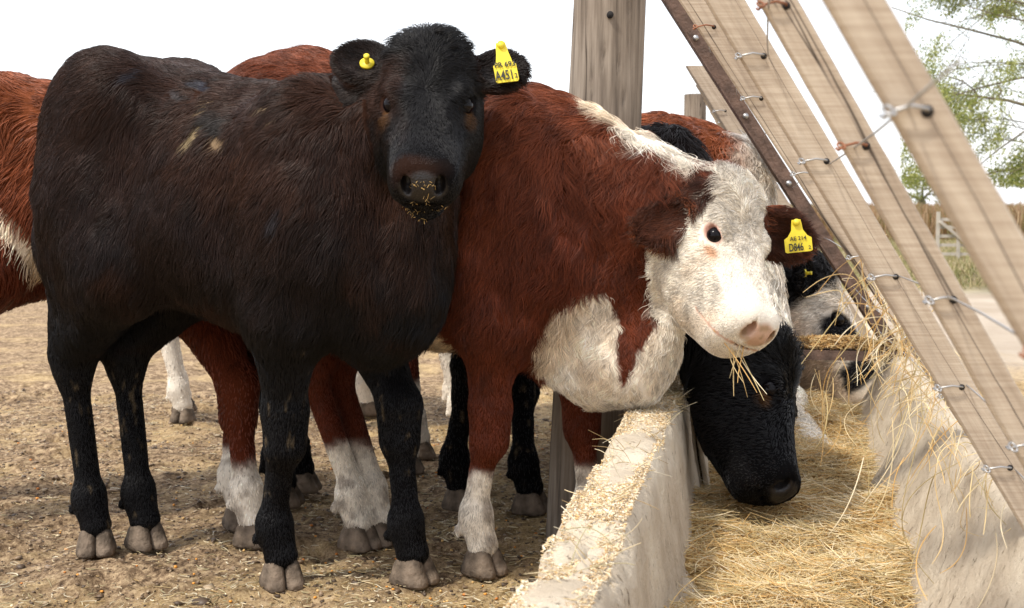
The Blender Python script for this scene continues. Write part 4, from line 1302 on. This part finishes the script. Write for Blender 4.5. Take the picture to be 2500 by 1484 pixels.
M_GATE = simple('bleached_wood', (.40, .36, .31), .85, var=.2, vscale=8)
gt = empty('wooden_gate', (6.15, 17.8, 0)); tag(gt, 'small bleached wooden gate with a diagonal brace in the far field', 'gate')
mb = MB()
for z_ in (.12, .25, .38, .51, .62): mb.box((.30, 0, z_), (.62, .025, .045))
mb.build('rails', M_GATE, gt, False)
for x_ in (.0, .30, .60):
    mb = MB(); mb.box((x_, -.028, .36), (.05, .025, .74)); mb.build('upright', M_GATE, gt, False)
mb = MB(); mb.box((.30, -.056, .37), (.72, .025, .045), Matrix.Rotation(R(38), 3, 'Y')); mb.build('brace', M_GATE, gt, False)

M_BARK = simple('bark', (.14, .12, .075), .95, var=.3, vscale=12)
def leaf_mat():
    m, nt, b = new_mat('leaf')
    a = nt.nodes.new('ShaderNodeAttribute'); a.attribute_name = 'tint'
    nt.links.new(a.outputs['Color'], b.inputs['Base Color'])
    b.inputs['Roughness'].default_value = .6; b.inputs['Specular IOR Level'].default_value = .3
    tr_ = nt.nodes.new('ShaderNodeBsdfTranslucent'); nt.links.new(a.outputs['Color'], tr_.inputs['Color'])
    mx = nt.nodes.new('ShaderNodeMixShader'); mx.inputs[0].default_value = .4
    nt.links.new(b.outputs[0], mx.inputs[1]); nt.links.new(tr_.outputs[0], mx.inputs[2])
    nt.links.new(mx.outputs[0], nt.nodes['Material Output'].inputs['Surface'])
    return m
M_LEAF = leaf_mat()
def tree(name, base, label, cat, limbs, leaf, nleaf, seed, group=None, twig_n=7, zmin=-9, slope=-9):
    o = empty(name, tuple(base)); tag(o, label, cat, group)
    rnd = random.Random(seed); g = np.random.default_rng(seed)
    mb = MB(); tips = []
    tw = []
    def grow(p, d, L, r, lev):
        k = 7; pts = [p]; q = Vector(p); dd = Vector(d).normalized()
        for i in range(k):
            dd = (dd + Vector((rnd.gauss(0, .10), rnd.gauss(0, .10), rnd.gauss(.00, .08) - .03 * lev))).normalized()
            q = q + dd * (L / k); pts.append(q.copy())
        rr = [max(r * (1 - .72 * i / k), .0025) for i in range(k + 1)]
        if r > .008: mb.tube(pts, rr, 7 if r > .04 else 5)
        else: tw.append((pts, r))
        if lev >= 3:
            tips.extend(pts[1:]); return
        nb = (0, 6, twig_n, twig_n)[lev] if lev else 0
        for _ in range(nb):
            t = rnd.uniform(.2, 1.0); i = min(int(t * k), k - 1); s_ = pts[i].lerp(pts[i + 1], t * k - i)
            ax = Vector((rnd.gauss(0, 1), rnd.gauss(0, 1), rnd.gauss(0, 1))).cross(dd)
            if ax.length < .01: continue
            nd = (dd * .75 + ax.normalized() * rnd.uniform(.5, .95)).normalized()
            grow(s_, nd, L * rnd.uniform(.38, .62), rr[i] * .55, lev + 1)
    for (p, d, L, r) in limbs: grow(Vector(p), d, L, r, 1)
    zt = max(p[2] for p, _, _, _ in limbs)
    mb.tube([(0, 0, -.1), (.05, 0, zt * .3), (0, .05, zt * .65), (0, 0, zt * 1.02)], [.28, .22, .18, .12], 12)
    mb.build('trunk', M_BARK, o)
    # fine twigs
    tw = [q_ for q_ in tw if min(v_[2] for v_ in q_[0]) > zmin and min(v_[0] + base[0] - slope * (v_[1] + base[1]) for v_ in q_[0]) > 0]
    S = np.array([[list(v_) for v_ in pts] for pts, _ in tw]); rad = np.array([[max(r, .003)] * S.shape[1] for _, r in tw]) * np.linspace(1, .5, S.shape[1])[None]
    curves_obj('twigs', S, rad, np.tile([.10, .09, .05], (len(S), 1)), M_STRAW, o)
    T = np.array([list(t) for t in tips])
    pick = g.integers(0, len(T), nleaf)
    C = T[pick] + g.normal(0, leaf * 1.1, (nleaf, 3))
    keepc = fbm(C, .9, seed, 2) > -.12
    C = C[keepc & (C[:, 2] > zmin) & (C[:, 0] + base[0] > slope * (C[:, 1] + base[1]))]; m_ = len(C)
    ax = unit(g.normal(0, 1, (m_, 3)) + [0, 0, -.5]); bx_ = unit(np.cross(ax, g.normal(0, 1, (m_, 3))))
    sz = leaf * g.uniform(.6, 1.3, m_)[:, None]
    V = np.stack([C, C + ax * sz * .5 + bx_ * sz * .22, C + ax * sz, C + ax * sz * .5 - bx_ * sz * .22], 1).reshape(-1, 3)
    q = np.arange(m_ * 4).reshape(-1, 4)
    lc = np.array([(.20, .23, .055), (.30, .33, .09), (.15, .19, .05), (.38, .39, .14)])[g.integers(0, 4, m_)]
    mesh_np('foliage', V, q, M_LEAF, o, False, {'tint': ('FLOAT_COLOR', np.repeat(lc, 4, 0))})
    return o
TB = np.array([6.9, 12.0, 0])
def rel(px, py, Y): return W(px, py, Y) - TB
def limb(p0, p1, r):
    a, b = rel(*p0), rel(*p1); d = b - a
    return (tuple(a), tuple(d), float(np.linalg.norm(d)), r)
tree('willow_tree', TB, 'thinly leaved willow branches reaching in from the right behind the slats', 'tree',
     [limb((2900, 380, 12), (2300, 150, 11.6), .030), limb((2900, 380, 12), (2250, 330, 12.4), .020), limb((2900, 380, 12), (2400, 300, 12.8), .018), limb((2850, 150, 12), (2250, 80, 12.2), .02), limb((2860, 200, 12), (2330, 230, 12.7), .02),
      limb((2880, 250, 12), (2180, -20, 12.3), .022), limb((2850, 100, 12), (2400, -150, 11.5), .02), limb((2850, 100, 12), (2330, 60, 12.6), .018), limb((2900, 250, 12), (3100, -200, 12), .08)],
     .032, 95000, 7, zmin=1.0, twig_n=8, slope=.315)
TB2 = np.array([13.3, 40, 0])
tree('distant_bush', TB2, 'small distant leafy tree top seen between two slats above the horizon', 'tree',
     [((0, 0, 1.0), (.5, 0, .5), 1.2, .05), ((0, 0, 1.0), (-.5, .2, .4), 1.1, .05), ((0, 0, 1.0), (0, 0, 1), .9, .05)], .10, 2600, 9)
# ---------------------------------------------------------------- the cattle
import os
ONLY = os.environ.get('ONLY')
def want(k): return (not ONLY) or k in ONLY

def ear_tag(e, D, ear, along, across, size, big, top, sub, hang=(0, 0, -1), face=None, tilt=0.0, off=.045):
    """the yellow flag tag, hanging from the ear"""
    base, EM, L, wd, sg = D['ears'][ear]
    p = base + EM[:, 0] * L * along + EM[:, 1] * wd * across + EM[:, 2] * off
    n = unit(D['HM'] @ np.zeros(3) + np.array(face)); dn = unit(np.array(hang) - n * (np.array(hang) @ n))
    r = np.cross(-dn, n) * 1.0       # to the right when seen from the front
    up = -dn
    M = Matrix(((r[0], up[0], n[0]), (r[1], up[1], n[1]), (r[2], up[2], n[2])))
    T = Matrix.Translation(Vector(p)) @ M.to_4x4() @ Matrix.Rotation(tilt, 4, 'Z')
    w, hh = size
    mb = MB()
    out = [(-.009, .006), (.009, .006), (.011, -.006), (.012, -.016), (w * .36, -hh * .46), (w * .5, -hh * .54), (w * .5, -hh * .96), (w * .44, -hh),
           (-w * .44, -hh), (-w * .5, -hh * .96), (-w * .5, -hh * .54), (-w * .36, -hh * .46), (-.012, -.016), (-.011, -.006)]
    mb.poly([(x, y, 0) for x, y in reversed(out)], -.0022)
    o = mb.build('ear_tag', M_TAG, e, False); o.matrix_local = T
    mb = MB(); mb.tube([(0, 0, -.001), (0, 0, .006)], .0075, 14)
    b = mb.build('stud', M_TAG, o)
    def txt(s, size, x, y, sx=1.0):
        cu = bpy.data.curves.new('lettering', 'FONT'); cu.body = s; cu.size = size; cu.align_x = 'CENTER'; cu.extrude = .0003
        cu.offset = .00035 * (size / .02)
        cu.materials.append(M_INK)
        tmp = bpy.data.objects.new('lettering', cu)
        me = bpy.data.meshes.new_from_object(tmp); bpy.data.objects.remove(tmp)
        t = bpy.data.objects.new('lettering', me); COL.objects.link(t); t.parent = o
        t.location = (x, y, .0030); t.scale = (sx, 1, 1)
    txt(big, hh * .36, -w * .10, -hh * .95, .60)
    txt(top, hh * .185, 0, -hh * .60, 1.0)
    txt(sub, hh * .17, w * .39, -hh * .93, .9)
    return o

def stud_tag(e, D, ear, along, across):
    base, EM, L, wd, sg = D['ears'][ear]
    p = base + EM[:, 0] * L * along + EM[:, 1] * wd * across + EM[:, 2] * .003
    n = EM[:, 2]
    mb = MB()
    mb.tube([p - n * .002, p + n * .003], .0145, 20)
    mb.tube([p, p + n * .020], .0050, 12)
    mb.tube([p + n * .016, p + n * .022], .0058, 12)
    mb.build('button_tag', M_TAG, e)

# A: the black calf that looks at the camera
hA = math.atan2(-.265, .57)
if want('A'):
    fA = unit(np.array([.0, -.77, -.64])); uA = np.array([.02, -.64, .77])
    pollA = W(1045, 240, 2.34) - .120 * fA - .02 * uA; muzA = pollA + fA * .4
    eA, DA = cow('shaggy black calf standing in front and looking at the camera, yellow ear tag A451', 'calf', (-.578, 2.676), hA,
        [(-.492, 2.56), (-.215, 2.585), (-.972, 2.815), (-.872, 2.865)], (pollA, muzA, uA), black_coat(3),
        s=1.03, h=.0055, hairs=190000, hair_r=.00045, seed=3, hair_len=.78, belly=.035, head_s=.89, head_w=1.06, jaw_d=.78, bx=.815, leg_r=.95, wither=-.035, rump=-.030,
        ears=[dict(side=1, d=(-.30, 1, .10), f=(.1, .1, 1), L=.122, w=.064), dict(side=-1, d=(-.56, -1, .12), f=(.1, -.1, 1), L=.135, w=.066)],
        hoof_dir=[R(-40), R(-10), R(-50), R(-25)],
        marks=[(533, 345, 20, 17, 0, (.20, .14, .085), 1, .05), (470, 340, 40, 10, -.8, (.21, .16, .09), 1, .2), (505, 262, 30, 8, -.7, (.32, .23, .13), 1, .1),
               (488, 318, 30, 9, -.9, (.24, .18, .10), 1, .2), (645, 260, 26, 7, .1, (.32, .25, .16), 1, .1), (676, 294, 9, 6, 0, (.38, .30, .19), 1, .1),
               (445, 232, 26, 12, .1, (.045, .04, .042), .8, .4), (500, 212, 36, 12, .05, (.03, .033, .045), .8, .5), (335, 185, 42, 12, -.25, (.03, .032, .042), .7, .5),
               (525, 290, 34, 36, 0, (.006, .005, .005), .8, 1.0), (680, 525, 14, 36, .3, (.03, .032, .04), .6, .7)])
    ear_tag(eA, DA, 0, .72, .22, (.045, .078), 'A451', 'PR 693', '2', face=DA['loc'](np.array([-.585, 2.68]) + np.array([.12, -1])).tolist() + [.38], tilt=R(8), off=.052)
    stud_tag(eA, DA, 1, .56, .0)

    gg = np.random.default_rng(77)
    sel = np.where(((DA['lab'] == HEAD) | (DA['lab'] == MUZ)) & (DA['H'][:, 0] > .385) & (DA['H'][:, 2] < -.01) & (DA['H'][:, 2] > -.13) & (np.abs(DA['H'][:, 1]) < .022 + .02 * (DA['H'][:, 2] < -.08)) & (vnoise(DA['H'], 70, 3) > .0))[0]
    k_ = gg.choice(sel, 80); P_ = DA['V'][k_] + DA['N'][k_] * .002
    dd = unit(gg.normal(0, 1, (80, 3)) * .9 + DA['N'][k_] * .4); tt = np.linspace(-.5, .5, 3)[None, :, None]
    curves_obj('nose_straw', P_[:, None, :] + dd[:, None, :] * tt * gg.uniform(.003, .011, 80)[:, None, None], np.full((80, 3), .0005), np.tile([.34, .22, .075], (80, 1)) * gg.uniform(.4, 1.3, 80)[:, None], M_STRAW, eA)

# B: the red and white one with its head over the trough
if want('B'):
    hB = R(-19)
    def whiteB(P, lab, H, N, nz, w):
        hd = (lab == HEAD) | (lab == MUZ)
        w = hd * sstep(-.035, -.005, H[:, 0] + .02 * nz)
        # crest stripe on top of the neck
        x, y, z = P.T
        cres = np.exp(-((y + .01) / .055) ** 2) * sstep(.36, .43, x) * (1 - sstep(.62, .68, x)) * (N[:, 2] > .1)
        w = np.maximum(w, ((lab == NECK) | (lab == TORSO)) * sstep(.35, .6, cres + .12 * nz))
        # brisket, throat and belly patches, outlined on the side of the animal
        cb, sb = math.cos(hB), math.sin(hB)
        def side(pts, Y):
            o = []
            for px, py in pts:
                q = W(px, py, Y); dx, dy = q[0] + .215, q[1] - 2.80
                o.append((dx * cb + dy * sb, q[2]))
            return o
        xx, zz = x + .010 * nz + .006 * fbm(P, 60, 71), z + .014 * nz
        for pts in ([(1300, 900), (1325, 800), (1365, 745), (1425, 718), (1490, 718), (1510, 790), (1520, 870), (1535, 935), (1590, 1080), (1300, 1080)],
                    [(1535, 935), (1560, 860), (1590, 815), (1625, 770), (1660, 740), (1750, 900), (1700, 1080), (1540, 1080)]):
            w = np.maximum(w, ((lab == NECK) | (lab == TORSO)) * in_poly(xx, zz, side(pts, 2.56)))
        w = np.maximum(w, (lab == LEG) * (1 - sstep(.20, .24, z + .05 * nz)))
        w = np.maximum(w, (lab == TORSO) * (1 - sstep(.52, .56, z + .04 * nz)) * (x < .12))
        e_ = (lab == EAR)
        return np.where(e_, 0, w)
    muzB = W(1882, 822, 2.35); fB = unit(np.array([.20, -.63, -.75])); pollB = muzB - fB * .343
    dew = [(W(1600, 835, 2.61), W(1548, 890, 2.62), .046, .058, .10), (W(1548, 890, 2.62), W(1450, 890, 2.66), .058, .085, .10)]
    hcB = hereford(5, whiteB, .15)
    def coatB(P, lab, H, N):
        c, p_, l_ = hcB(P, lab, H, N)
        e_ = (lab == EAR)
        c = np.where(e_[:, None], C_(.17, .048, .018), c)  # orange-brown ear, its colour lightened to suggest highlights along the rim
        return c, p_, l_ * np.where(e_, 1.5, 1) * np.where((lab == HEAD) & (H[:, 0] > .06), .75, 1) * np.where((lab == NECK), .42 + .58 * sstep(.62, .80, P[:, 2]), 1.0)
    eB, DB = cow('red calf with a clean white face held over the near trough rim, tag D846', 'calf', (-.215, 2.80), hB,
        [(-.066, 2.652), (.190, 2.775), (-.366, 2.857), (-.322, 2.90)], (pollB, muzB, (.66, -.62, .42)), coatB,
        s=1.0, h=.0055, hairs=180000, hair_r=.00048, seed=5, curl=1.0, hair_len=.92, neck_r=1.0, head_s=.87, head_w=1.12, crown_l=.7, jaw_d=1.16, rump=.05, crest_r=.80, brisket=1.20, leg_r=.93, extra=dew,
        ears=[dict(side=1, wd=(.93, .10, -.32), wf=(-.1, -.9, .1), L=.158, w=.060), dict(side=-1, wd=(-.80, -.25, -.50), wf=(-.15, -.9, .35), L=.15, w=.057)],
        hoof_dir=[R(-25), R(-10), R(-20), R(-10)])
    ear_tag(eB, DB, 0, .70, .55, (.056, .062), 'D846', 'AE 214', '2', face=DB['loc'](np.array([-.215, 2.80]) + np.array([-.1, -1])).tolist() + [.1], tilt=R(6))

    mp_ = DB['hp'](.40, -.02, -.085)
    lw = Vector((mp_[0], mp_[1], 0)); lw.rotate(Matrix.Rotation(hB, 3, 'Z')); lw = np.array([lw[0] - .215, lw[1] + 2.80, mp_[2]])
    gg = np.random.default_rng(5); m_ = 8
    w_ = strands('hay_wisp', lw + gg.normal(0, .008, (m_, 3)) + [.015, -.01, -.035], gg.uniform(.09, .18, m_), gg.uniform(.0007, .0012, m_), 6,
                 dirs=np.stack([gg.normal(.35, .3, m_), gg.normal(0, .3, m_), -np.ones(m_)], 1), bend=.2, cols=HAYC, k=6)
    tag(w_, 'few pale straw stems hanging from the mouth of the white-faced calf', 'hay')

# C: the red and white animal behind the black calf, cut off by the left edge
if want('C'):
    def whiteC(P, lab, H, N, nz, w):
        x, y, z = P.T
        w = np.maximum(w, (lab == TORSO) * (1 - sstep(.04, .055, np.abs(z - (.745 - 1.1 * (x + .21))) + .02 * nz)) * (z < .80))
        return w
    cow('orange-red calf behind the black calf, cut off by the left edge of the photo', 'calf', (-1.02, 3.16), R(-4),
        [(-.620, 2.885), (-.687, 3.05), (-1.52, 3.05), (-1.62, 3.28)], (W(1010, 240, 3.12), W(1040, 520, 2.98), (.25, -.7, .3)), hereford(8, whiteC, .8, sock=.19),
        s=1.02, h=.008, hairs=45000, hair_r=.0009, seed=8, belly=.075, hoof_dir=[R(-20), R(-60), 0, 0])

# D: the black one feeding in the trough
if want('D'):
    cow('black calf with its head down in the trough, eating hay under the white-faced calf', 'calf', (-.25, 3.38), R(-6),
        [(-.14, 3.24), (.044, 3.20), (-.62, 3.27), (-.60, 3.44)], (W(1858, 880, 2.86), W(1948, 1215, 2.60), (.93, -.32, .20)), black_coat(13, .25, 1.0),
        s=1.04, h=.008, hairs=45000, hair_r=.0008, seed=13, rump=-.11, bx=.78, neckmid=(.36, 3.15, .82), head_s=.95,
        ears=[dict(side=1, d=(-.3, 1, .0), f=(.5, .1, .8)), dict(side=-1, d=(-.55, -1, -.1), f=(.6, -.1, .8), L=.10)], hoof_dir=[R(-30), R(-20), 0, 0])

# E: the far red one with a white neck
if want('E'):
    def whiteE(P, lab, H, N, nz, w):
        x, y, z = P.T
        return np.maximum(w, ((lab == NECK) | (lab == TORSO)) * sstep(.44, .52, x + .05 * nz) * (N[:, 2] > -.2))
    cow('orange-red calf with curly white neck feeding beyond the large post', 'calf', (.20, 3.84), R(2),
        [(.36, 3.74), (.38, 3.96), (-.32, 3.68), (-.30, 3.90)], (W(1880, 985, 3.60), W(1982, 1062, 3.40), (.6, -.5, .5)), hereford(21, whiteE, .9),
        s=1.02, h=.009, hairs=35000, hair_r=.0010, seed=21, neckmid=(.66, 3.82, .84), curl=1.0)

# F: black and white, feeding beyond the cross bar
if want('F'):
    def colF(P, lab, H, N):
        nz = fbm(P, 14, 33, 3)
        c = np.tile(C_(.012, .011, .012), (len(P), 1))
        w = np.zeros(len(P))
        hd = (lab == HEAD) | (lab == MUZ)
        eye = 1 - sstep(.8, 1.15, np.sqrt(((H[:, 0] - .19) / .055) ** 2 + ((H[:, 2] + .005) / .04) ** 2) + .3 * nz)
        top = sstep(.265, .285, H[:, 0] + .01 * nz) * (1 - sstep(.345, .36, H[:, 0] + .01 * nz)) * sstep(-.085, -.07, H[:, 2] + .02 * nz)
        w = np.where(hd, sstep(.045, .075, H[:, 0] + .02 * nz) * (1 - eye) * (1 - top), 0)
        w = np.maximum(w, (lab == LEG) * (1 - sstep(.3, .34, P[:, 2] + .05 * nz)))
        w = np.maximum(w, (lab == TORSO) * sstep(.1, .2, fbm(P, 3.3, 40)))
        wcol = mixc(np.tile(C_(.66, .59, .50), (len(P), 1)), C_(.50, .36, .24), hd * (1 - sstep(-.09, -.03, H[:, 2])) * .8)
        c = mixc(c, wcol, w)
        pad = nosepad(H, lab)
        return mixc(c, C_(.10, .08, .075), pad), pad, lenbase(P, lab, H)
    eF, DF = cow('black and white calf with its head under the crossbar of the trough', 'calf', (.12, 4.42), R(4),
        [(.45, 4.25), (.42, 4.50), (-.167, 4.17), (-.2, 4.5)], (W(1965, 690, 4.08), W(2160, 955, 3.92), (.80, -.12, .55)), colF,
        s=1.02, h=.009, hairs=35000, hair_r=.0010, seed=33, neckmid=(.62, 4.22, .72), head_s=1.28, curl=1.0,
        ears=[dict(side=1, d=(-.3, 1, .0), f=(.5, .1, .8)), dict(side=-1, d=(-.35, -1, .1), f=(.6, -.1, .8), L=.11)])
    stud_tag(eF, DF, 1, .6, 0)

# H: a further one of which only a white leg shows
if want('H'):
    cow('far red calf showing only its clean white leg between the legs of the black calf', 'calf', (-.93, 4.62), R(-6),
        [(-.60, 4.45), (-.56, 4.72), (-1.235, 4.56), (-1.30, 4.8)], (W(820, 520, 4.5), W(870, 700, 4.3), (.5, -.6, .5)), hereford(44, None, .5, sock=.60, dirty=.2),
        s=.98, h=.011, hairs=16000, hair_r=.0012, seed=44, hoof_dir=[0, 0, R(-95), 0])
